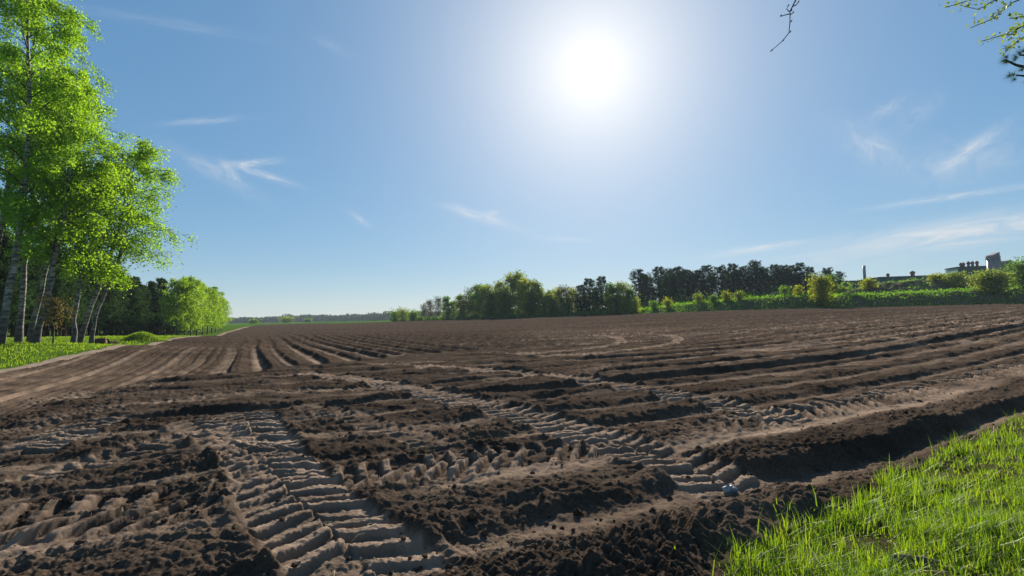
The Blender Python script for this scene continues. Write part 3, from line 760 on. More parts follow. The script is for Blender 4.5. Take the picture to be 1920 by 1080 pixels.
LINE = [(795, 569, 'grey'), (808, 562, 'grey'), (822, 557, 'grey'), (838, 558, 'green'), (864, 552, 'olive'), (879, 541, 'grey'), (898, 538, 'green'), (912, 534, 'olive'),
        (928, 540, 'green'), (939, 532, 'olive'), (946, 545, 'yellow'), (958, 520, 'olive'), (974, 516, 'olive'), (988, 523, 'yellow'), (1003, 525, 'olive'), (1014, 540, 'yellow'),
        (1030, 544, 'green'), (1046, 540, 'yellow'), (1060, 536, 'grey'), (1074, 541, 'yellow'), (1090, 537, 'pine'), (1106, 524, 'pine'), (1130, 516, 'pine'), (1152, 529, 'green'),
        (1170, 533, 'olive'), (1200, 508, 'pine'), (1216, 520, 'pine'), (1238, 498, 'pine'), (1256, 505, 'pine'), (1274, 503, 'pine'), (1293, 503, 'pine'), (1312, 510, 'pine'), (1329, 497, 'pine'), (1356, 500, 'pine'),
        (1378, 498, 'pine'), (1400, 497, 'pine'), (1419, 495, 'pine'), (1437, 500, 'pine'), (1456, 497, 'pine'), (1473, 495, 'pine'), (1489, 498, 'pine'), (1506, 497, 'pine'), (1524, 501, 'pine'), (1556, 503, 'pine'), (1579, 510, 'pine'),
        (1563, 518, 'green')]
tot = {k: sum(1 for t in LINE if t[2] == k) for k in HT}; cnt = {k: 0 for k in HT}; first = {}
LINE += [(852, 566, 'green'), (870, 562, 'olive'), (888, 556, 'yellow'), (921, 556, 'green'), (952, 552, 'green'), (981, 548, 'olive'), (996, 550, 'green'), (1022, 556, 'olive'), (1038, 560, 'green'), (1054, 558, 'olive'), (1066, 560, 'green'), (1084, 556, 'yellow'), (1098, 552, 'green'), (1118, 548, 'green'), (1140, 548, 'olive'), (1162, 552, 'green'), (1182, 545, 'green')]
NFRONT = len(LINE)
LINE += [(x+9, y+9+(x*7) % 13, k) for x, y, k in LINE if k == 'pine' and 1190 < x < 1530]
BACK = {(x, y) for x, y, k in LINE[NFRONT:]}
rr_ = np.random.default_rng(9)
for px, ytop, kind in sorted(LINE):
    dep = edge_depth(px)+(rr_.uniform(3, 9) if kind != 'pine' else rr_.uniform(32, 44) if px > 1190 else rr_.uniform(3, 6)) + (4 if px == 1563 else 0)
    p = placed(px, dep); topz = at_depth(px, ytop, dep).z
    if px > 1190: p.z = float(bank_z(px, dep-edge_depth(px))[2])-.1
    sc = (topz-p.z)/HT[kind]; i = cnt[kind]; cnt[kind] += 1
    lab = f'{ORD[i]} {WORD[kind]} from the left along the far field edge' if i else f'leftmost {WORD[kind]} along the far field edge'
    if (px, ytop) in BACK: cnt[kind] -= 1; lab = 'dark pine half hidden behind the front pines along the far field edge'
    vs_, mats = bl[kind]; v_ = int(rr_.integers(0, len(vs_))); w = sc*(rr_.uniform(.82, 1.05) if kind == 'pine' else rr_.uniform(.85, 1.1)); sc *= rr_.uniform(.93, 1.05) if kind == 'pine' else 1
    grp = f'{WORD[kind]}s along the far field edge'
    if (kind, v_) not in first:
        t = plant('pine_tree' if kind == 'pine' else 'field_tree', vs_[v_], mats, p, lab, 'tree', grp, rr_.uniform(0, 6)); t.scale = (w, w, sc); first[(kind, v_)] = t
    else: dup(first[(kind, v_)], p, rr_.uniform(0, 6), (w, w, sc), lab, grp)
# bushes
def bush(seed, px, depth, ytop, rad, mat, lab, nq=1500, q=.3, stems=4, H=3.0, dz=0, name='bush', clump=.4):
    p = placed(px, depth); p.z += dz; h_ = at_depth(px, ytop, depth).z-p.z
    return plant(name, broadleaf(seed, h_, rad, nq, q, .02, .07, stems, clump=clump), (M['bark'], M['twig'], mat), p, lab, 'bush')
BU = [(742, 585, 'green', 'leftmost low green bush where the tree row begins'), (757, 581, 'olive', 'low olive bush with upright shoots, second from the start of the tree row'),
      (775, 586, 'green', 'low green bush between the row start and the grey trees')]
for i, (px, yt, k_, lab) in enumerate(BU): bush(120+i, px, edge_depth(px)+3, yt, 2.6, bl[k_][1][2], lab, 1100, .42, 4, clump=.7)
for i, (px, dep, yt, rad, lab) in enumerate([(537, 380, 598, 6, 'pale round bush on the distant green meadow'), (476, 340, 603, 2, 'small bush left on the distant green meadow'), (577, 420, 600, 3.2, 'dark small bush at the middle of the distant meadow')]):
    bush(126+i, px, dep, yt, rad, M['olive_leaf'] if i == 0 else M['green_leaf'], lab, 500, 1.0, 3, clump=1.2)

r = np.random.default_rng(77)
sel = r.integers(0, len(BANKV), 90000); nzs = fbm(BANKV[sel, 0]*.22, BANKV[sel, 1]*.5, 3, 305)
keep = ((w_[sel] < 7) | ((w_[sel] < 36) & (nzs > .12))) & (nzs > -.30)
sel = sel[keep][:46000]
C = BANKV[sel]+r.normal(size=(len(sel), 3))*np.array([.35, .35, .0]); C[:, 2] += np.abs(r.normal(size=len(sel)))*.28+.02
V, F = leaves(C, .27, r, .6); mb = MB(); mb.add(V, F)
tag(link('bank_weeds', mb.mesh('bank_weeds', False), M['weed']), 'bright green nettles and weeds covering the bank', 'weeds', kind='stuff')
def bank_bush(name, seed, px, w, ytop, rad, mat, lab, nq, q, stems=3, clump=.4):
    b = bank_z(px, w); h_ = at_depth(px, ytop, b[1]).z-b[2]
    return plant(name, broadleaf(seed, h_, rad, nq, q, .04, .09, stems, clump=clump), (M['bark'], M['twig'], mat), Vector(b), lab, 'tree' if h_ > 4 else 'bush')
bank_bush('round_tree', 140, 1541, 1.0, 517, 2.3, M['yellow_leaf'], 'round bright yellow-green tree at the foot of the bank', 4200, .30, 3, .42)
bank_bush('bush', 141, 1628, 16, 527, 1.8, M['yellow_leaf'], 'yellow-green bush on the bank below the tall chimney', 1100, .3)
bank_bush('bush', 142, 1754, 17, 519, 1.6, M['yellow_leaf'], 'small yellow-green bush on the bank before the long green hall', 800, .3)
bank_bush('bush', 143, 1800, 14, 515, 2.6, M['olive_leaf'], 'olive bush on the bank before the green block', 1500, .32, 4)
bank_bush('willow_bush', 144, 1858, 3, 517, 3.4, M['olive_leaf'], 'large loose olive willow bush before the silos', 5200, .30, 6, .6)
bank_bush('willow_bush', 145, 1928, 4, 493, 3.4, M['green_leaf'], 'large dark willow bush cut by the right picture edge', 4200, .30, 6, .6)
bank_bush('bush', 146, 1190, .8, 560, 1.2, M['yellow_leaf'], 'bright yellow-green bush where the bank begins', 700, .3)
bank_bush('bush', 147, 1166, .5, 556, 1.3, M['yellow_leaf'], 'tall bright bush left of the bank start, before the dark trees', 800, .3)
for i, (px, w, yt) in enumerate([(1225, 2.5, 566), (1252, 3, 562), (1310, 5, 553), (1335, 5, 556), (1362, 5, 549), (1388, 5, 548), (1470, 7, 538), (1500, 7, 536), (1580, 9, 538)]):
    bank_bush('bush', 150+i, px, w, yt, 1.1, (M['green_leaf'], M['yellow_leaf'], M['olive_leaf'])[i % 3], f'{ORD[i]} small bush from the left along the bank top under the pines' if i else 'leftmost small bush along the bank top under the pines', 500, .3, 3, .35)
# dark heap with a pale rim behind the bank
b = bank_z(1462, 9)
t_ = np.linspace(0, 2*np.pi, 40)[:-1]; HV = [(0, 0, 1.3)]; HF3 = []; HF4 = []
for k_, rr0 in enumerate((.25, .5, .75, 1.0)):
    for a in t_: HV.append((rr0*2.9*math.cos(a)*(1+.05*math.sin(3*a)), rr0*2*math.sin(a), 1.3*math.cos(rr0*1.5)**.8+.05*math.sin(a*7+k_)-.15*(rr0 == 1)))
m_ = len(t_)
for j in range(m_): HF3.append((0, 1+j, 1+(j+1) % m_))
for k_ in range(3):
    for j in range(m_): a = 1+k_*m_; HF4.append((a+j, a+m_+j, a+m_+(j+1) % m_, a+(j+1) % m_))
mb = MB(); mb.add(HV, HF4, HF3); M['heap'] = simple_mat('heap_soil', (.06, .06, .045), (.16, .15, .12), 2, .95, .6, 9)
o = link('soil_heap', mb.mesh('soil_heap'), M['heap']); o.location = b; tag(o, 'low dark rounded soil heap on the bank below the pines', 'heap')

# ------------------------------------------------------------------ factory
M['cladding'] = simple_mat('green_cladding', (.016, .075, .058), (.026, .10, .08), .3, .6)
M['cladding_light'] = simple_mat('pale_green_cladding', (.22, .42, .34), (.28, .48, .40), .3, .6)
M['steel'] = simple_mat('dull_steel', (.16, .15, .15), (.30, .28, .27), 2, .5, 0, 20, (1, 1, .2))
M['roofing'] = simple_mat('dark_roofing', (.06, .05, .045), (.11, .09, .08), .5, .9)
M['rust'] = simple_mat('rusty_duct', (.12, .075, .055), (.24, .15, .11), 2, .8)
def hall(name, A, B, back, z0, z1, lab, side_mat, panel=6.0):
    """shed with front wall from A to B (left to right), each cladding panel a part"""
    A = Vector(A); B = Vector(B); L = (B-A).length; ang = math.atan2(B.y-A.y, B.x-A.x)
    t = empty(name, (A.x, A.y, z0), ang); tag(t, lab, 'building')
    n = max(1, round(L/panel)); w = L/n; H = z1-z0
    mb = MB(); mb.box((0, .12, -1), (L, back, H-.15)); link('wall', mb.mesh('wall', False), side_mat, t)
    mb = MB(); mb.box((.04, 0, -1), (w-.04, .117, H-.02)); pm_ = mb.mesh('cladding_panel', False)
    for i in range(n):
        o = link('cladding_panel', pm_, M['cladding'], t); o.location = (i*w, 0, 0)
    mb = MB(); mb.box((-.15, -.1, H-.018), (L+.15, back+.15, H+.25)); link('roof', mb.mesh('roof', False), M['roofing'], t)
    return t
def stack(t, x, y, z, h, r_, capped=True, mat='rust'):
    mb = MB(); mb.tube([(x, y, z), (x, y, z+h*.5), (x, y, z+h)], [r_]*3, 12, True); o = link('duct', mb.mesh('duct'), M[mat], t)
    if capped:
        mb = MB(); mb.tube([(x, y, z+h*.80), (x, y, z+h*.9), (x, y, z+h+.3), (x, y, z+h+.75)], [r_*1.02, r_*1.35, r_*1.4, r_*.3], 12, True); link('duct_cap', mb.mesh('duct_cap'), M[mat], o)
gz = 5.5
def dz(px, py, dep): return at_depth(px, py, dep).z
def xz(px, dep): q = at_depth(px, 600, dep); return (q.x, q.y, 0)
h1 = hall('factory_hall', xz(1570, 187), xz(1655, 184), 30, gz, dz(1625, 526.5, 185), 'low green factory hall with the tall thin chimney, left end of the factory', M['cladding'])
h2 = hall('factory_hall', xz(1654, 177), xz(1797, 172), 40, gz, dz(1725, 517.5, 173), 'long dark green factory hall with roof ducts, before the taller block', M['cladding'])
h3 = hall('factory_block', xz(1803, 160), xz(1860, 158), 7, gz, dz(1830, 500.5, 159), 'taller green factory block with mushroom ducts on the roof', M['cladding_light'])
def on_roof(t, px, dep_off, ytop, r_, capped=True, mat='rust', name=None):
    base = t.location; ang = t.rotation_euler.z
    roofz = [c for c in t.children if c.name.startswith('roof')][0].bound_box[1][2]
    # point on the roof at photo column px, dep_off behind the front wall
    best = None
    for k_ in np.linspace(0, 160, 1200):
        wx_ = base.x+math.cos(ang)*k_-math.sin(ang)*dep_off; wy_ = base.y+math.sin(ang)*k_+math.cos(ang)*dep_off
        e = abs(wx_/wy_-ray(px, 520).x/ray(px, 520).y)
        if best is None or e < best[0]: best = (e, k_, wy_)
    h_ = at_depth(px, ytop, best[2]).z-(base.z+roofz)
    stack(t, best[1], dep_off, roofz-.02, max(.8, h_-(.7 if capped else 0)), r_, capped, mat)
on_roof(h1, 1621, 6, 498, .48, False, 'steel'); 
on_roof(h2, 1665, 5, 513, .42); on_roof(h2, 1711, 5, 508, .6); on_roof(h2, 1780, 5, 505, .42); on_roof(h2, 1784, 5, 503.5, .42)
for px, yt in ((1803.5, 494), (1808, 492), (1818, 490), (1825.5, 489.5), (1833.5, 489)): on_roof(h3, px, 3, yt, .36)
def silo(px, dep, ytop, r_, lab, slope):
    q = at_depth(px, 600, dep); zt = dz(px, ytop, dep); t = empty('silo', (q.x, q.y, gz)); H = zt-gz
    mb = MB(); mb.tube([(0, 0, -1), (0, 0, H*.5), (0, 0, H-2.2)], [r_]*3, 24, True); link('silo_wall', mb.mesh('silo_wall'), M['steel'], t)
    for k_ in range(8):
        a = k_*math.pi/4; mb = MB(); mb.tube([(r_*1.02*math.cos(a), r_*1.02*math.sin(a), -1), (r_*1.02*math.cos(a), r_*1.02*math.sin(a), H-2.3)], [.09]*2, 5); link('stiffener', mb.mesh('stiffener'), M['steel'], t)
    mb = MB(); mb.tube([(0, 0, H-2.19), (0, 0, H-1.95), (0, 0, H-1.75)], [r_*1.05, r_*1.05, r_*.5], 24, True); link('silo_roof', mb.mesh('silo_roof', False), M['steel'], t)
    mb = MB(); b_ = r_*.7; mb.add([(-b_, -b_, H-1.9), (b_, -b_, H-1.9), (b_, b_, H-1.9), (-b_, b_, H-1.9), (-b_, -b_, H-.9), (b_, -b_, H-.9+slope), (b_, b_, H-.9+slope), (-b_, b_, H-.9)], [(0, 3, 2, 1), (4, 5, 6, 7), (0, 1, 5, 4), (1, 2, 6, 5), (2, 3, 7, 6), (3, 0, 4, 7)])
    link('head_house', mb.mesh('head_house', False), M['steel'], t)
    mb = MB(); mb.tube([(r_*1.1*math.cos(a), r_*1.1*math.sin(a), H-1.3) for a in np.linspace(0, 2*math.pi, 25)], [.07]*25, 4)
    for a in np.linspace(0, 2*math.pi, 13)[:-1]: mb.tube([(r_*1.08*math.cos(a), r_*1.08*math.sin(a), H-2.4), (r_*1.1*math.cos(a), r_*1.1*math.sin(a), H-1.3)], [.05]*2, 4)
    link('railing', mb.mesh('railing'), M['steel'], t)
    return tag(t, lab, 'silo')
silo(1871, 152, 473, 1.55, 'taller steel silo with a sloping top, left of the pair', .9); silo(1891, 152, 484, 1.75, 'lower steel silo with railed top, right of the pair', .15)

# ------------------------------------------------------------------ far wood on the horizon
r = np.random.default_rng(91); mb = MB(); CORE = []; nseg = 160
for i in range(nseg):
    px = np.interp(i, [0, nseg-1], [180, 1120]); dep = 760+60*math.sin(i*.11)
    q = at_depth(px, 600, dep); topy = np.interp(px, [180, 420, 470, 530, 590, 640, 730, 1120], [604, 600, 598, 595, 591.5, 593, 587.5, 584])
    zt = dz(px, topy, dep)*(1+.0)+r.normal()*1.0; zb_ = macro1(q.x, q.y)-1
    CORE.append((q.x, q.y, zb_, zt))
    n_ = 130
    C = np.c_[q.x+r.normal(size=n_)*4, q.y+r.normal(size=n_)*4-4, zb_+1+(zt-zb_)*r.uniform(.05, 1, n_)**.8]
    V, F = leaves(C, 2.3, r, .8); mb.add(V, F)
CORE = np.array(CORE)
cv = []; cf = []
for (x, y, a, b_) in CORE:
    hgt = (b_-a)*.86
    for (dy, fz) in ((-2, 0), (-3, .5), (-1, .85), (2, 1), (8, .8), (10, 0)): cv.append((x, y+dy+6, a+hgt*fz))
for i in range(nseg-1):
    for j in range(5): a = i*6+j; cf.append((a, a+6, a+7, a+1))
mb.add(cv, cf)
tag(link('distant_wood', mb.mesh('distant_wood', False), M['needle']), 'distant dark wood along the horizon beyond the meadow', 'wood', kind='stuff')

# ------------------------------------------------------------------ small things
# grassy mound and the three logs on the verge
p = placed(266, 43); t_ = np.linspace(0, 2*np.pi, 49)[:-1]; mv = []; mf = []
for k_ in range(9):
    rr0 = k_/8
    for a in t_: mv.append((rr0*2.0*math.cos(a), rr0*1.5*math.sin(a), .72*(math.cos(rr0*math.pi)*.5+.5)**.85+.04*math.sin(5*a+k_)*rr0-.08))
for k_ in range(8):
    for j in range(48): a = k_*48; mf.append((a+j, a+48+j, a+48+(j+1) % 48, a+(j+1) % 48))
mo = empty('grass_mound', p); tag(mo, 'small rounded mound overgrown with grass on the verge before the pines', 'mound')
mb = MB(); mb.add(mv, mf); link('earth', mb.mesh('earth'), M['turf'], mo)
def blades(P, length, width, r, lean=.45, segs=3):
    """grass blades as tapering curved strips"""
    n = len(P); a = r.uniform(0, 2*np.pi, n); dirx = np.c_[np.cos(a), np.sin(a)]; ln = length[:, None]
    bendv = (r.uniform(.1, 1, n)*lean)[:, None]
    sx = np.c_[-dirx[:, 1], dirx[:, 0], np.zeros(n)]*width[:, None]*.5
    rows = []
    for k_ in range(segs):
        f = k_/segs; c = P+np.c_[dirx*ln*bendv*f*f, (ln*f*(1-.3*bendv*f)).ravel()]
        rows += [c-sx*(1-f*.6), c+sx*(1-f*.6)]
    tip = P+np.c_[dirx*ln*bendv, (ln*(1-.3*bendv)).ravel()]
    V = np.stack(rows+[tip], 1); m_ = 2*segs+1; b_ = (np.arange(n)*m_)[:, None]
    F4 = np.concatenate([b_+np.array([[2*k_, 2*k_+1, 2*k_+3, 2*k_+2]]) for k_ in range(segs-1)]) if segs > 1 else None
    return V.reshape(-1, 3), F4, b_+np.array([[2*segs-2, 2*segs-1, 2*segs]])
r = np.random.default_rng(17)
a = r.uniform(0, 6.28, 2600); q_ = np.sqrt(r.uniform(0, 1, 2600)); 
P = np.c_[q_*2*np.cos(a), q_*1.5*np.sin(a), .72*(np.cos(q_*np.pi)*.5+.5)**.85-.06]
mb = MB(); V, F4, F3 = blades(P, r.uniform(.08, .2, 2600), np.full(2600, .025), r, .5, 2); mb.add(V, F4, F3)
o = link('grass_cover', mb.mesh('grass_cover', False), M['blade'], mo); o['kind'] = 'stuff'
M['log'] = simple_mat('old_log', (0.0560, 0.0360, 0.0240), (0.1280, 0.0880, 0.0600), 5, .9, .7, 20); M['logend'] = simple_mat('log_cut_face', (0.2080, 0.1440, 0.0880), (0.3200, 0.2320, 0.1440), 9, .85)
for i, (px, dep, rad, ln, rz, lab) in enumerate([(189, 33.5, .26, .7, .35, 'largest dark log lying on the verge by the thin birch'), (205, 34, .17, .5, -.3, 'middle log of the three on the verge'), (217, 34.5, .19, .28, 1.3, 'short log with pale cut face, right of the three on the verge')]):
    t = empty('log', placed(px, dep)+Vector((0, 0, rad*.85)), rz); tag(t, lab, 'log', 'logs on the verge')
    xs = np.linspace(-ln/2, ln/2, 6); mb = MB(); mb.tube([(x, .03*math.sin(9*x), .02*math.cos(7*x)) for x in xs], [rad*(1+.06*math.sin(11*x+i)) for x in xs], 12); link('log_bark', mb.mesh('log_bark'), M['log'], t)
    for s_ in (-1, 1):
        mb = MB(); mb.tube([(s_*(ln/2-.02), .03*math.sin(9*s_*ln/2), .02), (s_*(ln/2-.004), .03*math.sin(9*s_*ln/2), .02)], [rad*.97, rad*.95], 12, True); link('cut_face', mb.mesh('cut_face'), M['logend'], t)

# height of the finished ground patch at a point
def patch_z(x, y):
    j = int(np.clip(np.searchsorted(yr, y), 1, NR-1)); i = int(np.clip(np.searchsorted(tx, x/y), 1, NC-1)); return float(Zg[j*NC+i])
def patch_zs(x, y):
    j = np.clip(np.searchsorted(yr, y), 1, NR-1); i = np.clip(np.searchsorted(tx, x/y), 1, NC-1); return Zg[j*NC+i], eR[j*NC+i], eL[j*NC+i]
# pale stone with a bluish face, and the weathered wood in the grass
def lump(name, px, py, size, mat, lab, cat, seed, sink=.25, parts=None):
    p = G(px, py); p.z = patch_z(p.x, p.y)
    r = np.random.default_rng(seed); V = []; F = []; nu_, nv_ = 16, 9
    for i in range(nv_):
        for j in range(nu_):
            a = j*2*math.pi/nu_; b_ = -math.pi/2+math.pi*i/(nv_-1); d_ = Vector((math.cos(a)*math.cos(b_), math.sin(a)*math.cos(b_), math.sin(b_)))
            k_ = 1+.22*math.sin(3*a+seed+2*b_)+.13*math.sin(5*a-b_*4)+.1*r.uniform(-1, 1)*(0 < i < nv_-1)
            V.append((d_.x*size[0]*k_, d_.y*size[1]*k_, d_.z*size[2]*k_+size[2]*(1-sink)))
    for i in range(nv_-1):
        for j in range(nu_): F.append((i*nu_+j, i*nu_+(j+1) % nu_, (i+1)*nu_+(j+1) % nu_, (i+1)*nu_+j))
    mb = MB(); mb.add(V, F); o = link(name, mb.mesh(name, False), mat); o.location = p; return tag(o, lab, cat)
M['stone'] = simple_mat('pale_stone', (.30, .30, .30), (.52, .50, .47), 12, .6, .4, 40)
m, nt, out = material('stone_with_blue_paint'); g_ = nd(nt, 'ShaderNodeTexCoord'); n_ = noise_node(nt, 16, 3, .5, g_.outputs['Object']); b_ = nd(nt, 'ShaderNodeBsdfPrincipled'); b_.inputs['Roughness'].default_value = .4
nt.links.new(ramp(nt, n_.outputs['Fac'], [(.40, (.30, .29, .28)), (.52, (.36, .35, .34)), (.60, (.10, .24, .36)), (.66, (.08, .20, .30))]), b_.inputs['Base Color']); nt.links.new(b_.outputs[0], out.inputs['Surface'])
lump('stone', 1368, 917, (.058, .042, .036), m, 'pale stone with a bluish face lying in the wheel track', 'stone', 3)
# sticks of grass in the margin
r = np.random.default_rng(19)
nt_ = 26000
yb = r.uniform(26**-1.1, 1.7**-1.1, nt_)**(-1/1.1); xb = yb*r.uniform(.1, 1.5, nt_)
zb_, er, el = patch_zs(xb, yb); cl = fbm(xb*1.6, yb*1.6, 3, 401)
kp = ((er > .03) & (r.uniform(0, 1, nt_) < .8+1.3*cl)) | ((er > -.45) & (r.uniform(0, 1, nt_) < .004))
xb, yb, er, cl = xb[kp], yb[kp], er[kp], cl[kp]
nbl = np.clip((r.gamma(2.2, 10, len(xb))*(1+.8*cl)*np.where(er < 0, .5, 1)).astype(int), 3, 60)
tl = (.05+.13*r.uniform(0, 1, len(xb))**2)*(1+.8*np.clip(cl, -.4, 1))*np.where((er < .3) & (er > 0), 1.35, 1)
ix = r.permutation(np.repeat(np.arange(len(xb)), nbl))[:125000]; n_ = len(ix)
sg = .02+.04*r.uniform(0, 1, len(xb))
gx_ = xb[ix]+r.normal(size=n_)*sg[ix]; gy_ = yb[ix]+r.normal(size=n_)*sg[ix]; gz_, er2, _ = patch_zs(gx_, gy_)
ln = tl[ix]*r.uniform(.45, 1.25, n_)
dead = r.uniform(0, 1, n_) < .07
GP = np.c_[gx_, gy_, gz_-.012]; wd = r.uniform(.0035, .0085, n_)*(1+gy_*.05)
mb = MB(); V, F4, F3 = blades(GP[dead], ln[dead]*.9, wd[dead]*.7, r, 1.3, 3); mb.add(V, F4, F3)
tag(link('dead_grass', mb.mesh('dead_grass', False), M['drygrass']), 'dry straw-coloured blades among the near green grass', 'grass', kind='stuff')
mb = MB(); V, F4, F3 = blades(GP[~dead], ln[~dead], wd[~dead], r, 1.0, 2); mb.add(V, F4, F3)
tag(link('grass', mb.mesh('grass', False), M['blade']), 'tall bright green grass on the near field margin', 'grass', kind='stuff')
# dead stalks and straw in the grass and on the soil
n_ = 900; yb = r.uniform(2.0, 9, n_); xb = yb*r.uniform(-1.0, 1.3, n_); zb_, er, el = patch_zs(xb, yb); mb = MB()
kp = (r.uniform(0, 1, n_) < np.where(er > 0, 1, .16)) & (el < 0)
for x, y, z in zip(xb[kp], yb[kp], zb_[kp]):
    a = r.uniform(0, 6.28); l_ = r.uniform(.03, .12); e = r.uniform(0, .25)*l_
    mb.tube([(x, y, z+.012), (x+math.cos(a)*l_*.5, y+math.sin(a)*l_*.5, z+.02+e), (x+math.cos(a)*l_, y+math.sin(a)*l_, z+.014+e)], [.0016, .0016, .001], 3)
tag(link('straw', mb.mesh('straw'), M['drygrass']), 'dead stalks and straw scattered on soil and grass', 'straw', kind='stuff')
# loose clods
ico = np.array([(0, 0, 1), (.894, 0, .447), (.276, .851, .447), (-.724, .526, .447), (-.724, -.526, .447), (.276, -.851, .447), (.724, .526, -.447), (-.276, .851, -.447), (-.894, 0, -.447), (-.276, -.851, -.447), (.724, -.526, -.447), (0, 0, -1)])
icf = np.array([(0, 1, 2), (0, 2, 3), (0, 3, 4), (0, 4, 5), (0, 5, 1), (1, 6, 2), (2, 7, 3), (3, 8, 4), (4, 9, 5), (5, 10, 1), (6, 7, 2), (7, 8, 3), (8, 9, 4), (9, 10, 5), (10, 6, 1), (11, 7, 6), (11, 8, 7), (11, 9, 8), (11, 10, 9), (11, 6, 10)])
n_ = 7000; yb = r.uniform(14**-.8, 2.0**-.8, n_)**(-1/.8); xb = yb*r.uniform(-1.3, 1.3, n_); zb_, er, el = patch_zs(xb, yb)
kp = (er < .1) & (el < 0) & (fbm(xb*.9, yb*.9, 2, 411)+.25*r.normal(size=n_) > .02); xb, yb, zb_ = xb[kp], yb[kp], zb_[kp]; n_ = len(xb)
sz = np.clip(.008*np.exp(r.normal(size=n_)*.62), .004, .045)
V = (ico[None]*(1+.35*r.uniform(-1, 1, (n_, 12, 1)))*sz[:, None, None]*np.array([1.1, 1, .75]))+np.c_[xb, yb, zb_+sz*.35][:, None]
mb = MB(); mb.add(V.reshape(-1, 3), None, (np.arange(n_)[:, None, None]*12+icf[None]).reshape(-1, 3))
tag(link('soil_clods', mb.mesh('soil_clods', False), M['soil']), 'loose crumbs and clods of brown soil on the field', 'clods', kind='stuff')
# short grass on the left verge
n0 = 150000; yb = r.uniform(14, 75, n0)**1.0; xb = yb*r.uniform(-1.54, -.45, n0); zb_, er, el = patch_zs(xb, yb)
kp = (el > .25+.004*yb+.1) & (el < 16) & (fbm(xb*.6, yb*.6, 3, 405) > -.25); xb, yb, zb_ = (a[kp][:34000] for a in (xb, yb, zb_)); n_ = len(xb)
mb = MB(); V, F4, F3 = blades(np.c_[xb, yb, zb_-.01], r.uniform(.05, .16, n_), .022+yb*.0006, r, .6, 2); mb.add(V, F4, F3)
tag(link('verge_grass', mb.mesh('verge_grass', False), M['blade']), 'short green grass on the verge under the birches', 'grass', kind='stuff')
# weathered broken wood in the grass at the bottom edge
p = G(1722, 1098); p.z = patch_z(p.x, p.y); t = empty('broken_wood', p, -.45); t.scale = (.62,)*3; tag(t, 'weathered broken piece of wood lying in the near grass', 'wood')
M['oldwood'] = simple_mat('weathered_wood', (0.0800, 0.0680, 0.0600), (0.2080, 0.1760, 0.1520), 9, .9, .8, 30, (.2, 1, 1))
r = np.random.default_rng(3); mb = MB(); xs = np.linspace(-.17, .17, 9)
mb.tube([(x, .006*math.sin(20*x), .035+.008*math.cos(14*x)) for x in xs], [.05*(1+.12*r.uniform(-1, 1)) for x in xs], 9); link('wood_body', mb.mesh('wood_body', False), M['oldwood'], t)
for s_ in (-1, 1):
    mb = MB(); mb.tube([(s_*.168, 0, .035), (s_*.175, .004, .037), (s_*.205, .012, .045)], [.046, .040, .012], 7, True); link('splintered_end', mb.mesh('splintered_end', False), M['logend'], t)

# ------------------------------------------------------------------ trees beside the camera whose twigs reach into view
def twig(mb, A, B, r0, r1, n=8, wob=.03, seed=0):
    r = np.random.default_rng(seed); A = np.array(A); B = np.array(B); t = np.linspace(0, 1, n)[:, None]
    P = A+(B-A)*t; L = np.linalg.norm(B-A); P[1:-1] += r.normal(size=(n-2, 3))*wob*L
    mb.tube(P, np.linspace(r0, r1, n), 5); return P
def path_px(pts, dep0, dep1):
    n = len(pts); return [np.array(at_depth(x, y, np.interp(i, [0, n-1], [dep0, dep1]))) for i, (x, y) in enumerate(pts)]
# maple-like tree with small new leaves, stem outside the right of the frame
tp = on_ground(6.9, 3.1); t = empty('overhanging_tree', tp); tag(t, 'tree beside the viewer whose leafy and bare twigs hang into the upper right', 'tree')
mb = MB(); TT = np.array([0, 0, 6.4]); mb.tube([(0, 0, -.3), (.05, .02, 1.5), (-.03, .05, 3.4), (.04, .03, 5.2), (0, 0, 6.6)], [.17, .14, .12, .09, .05], 9); link('trunk', mb.mesh('trunk'), M['bark'], t)
tw = MB(); buds = []; lvs = []
o_ = np.array(tp)
def to_local(P): return [q-o_ for q in P]
main = path_px([(1560, -190), (1530, -90), (1492, 0), (1481, 22), (1481, 42), (1479, 62), (1466, 78), (1444, 97)], 4.3, 4.0)
L_ = to_local(main); root = np.array([0, 0, 5.4]); Q = bez(root, (root+L_[0])/2+np.array([0, 0, .8]), L_[0], 10)
tw.tube(Q, np.linspace(.03, .007, 10), 6); tw.tube(L_, np.linspace(.007, .0025, len(L_)), 5)
for seg in ([(1481, 26), (1472, 28), (1463, 31)], [(1480, 22), (1475, 17), (1477, 12)], [(1486, 12), (1492, 10), (1496, 5)], [(1482, 27), (1486, 25)]):
    S_ = to_local(path_px(seg, 4.1, 4.1)); tw.tube(S_, np.linspace(.005, .003, len(S_)), 4); buds.append(S_[-1])
for q in L_[3:]: buds.append(q+np.array([.008, 0, .004]))
leafy = [([(2040, -40), (1950, -30), (1865, 0), (1835, 18), (1800, 10)], 0), ([(2050, -30), (1905, 0), (1880, 20), (1860, 36), (1820, 52)], 0), ([(2050, -60), (1950, -25), (1880, -12), (1820, 0), (1772, 14)], 0),
         ([(2060, 10), (1960, 30), (1915, 50), (1880, 66), (1838, 78)], 0), ([(2060, 20), (1930, 40), (1900, 60), (1888, 70)], 0), ([(2060, 0), (1960, 20), (1920, 30), (1893, 35)], 0), ([(2060, 30), (1940, 58), (1910, 75), (1885, 97)], 0)]
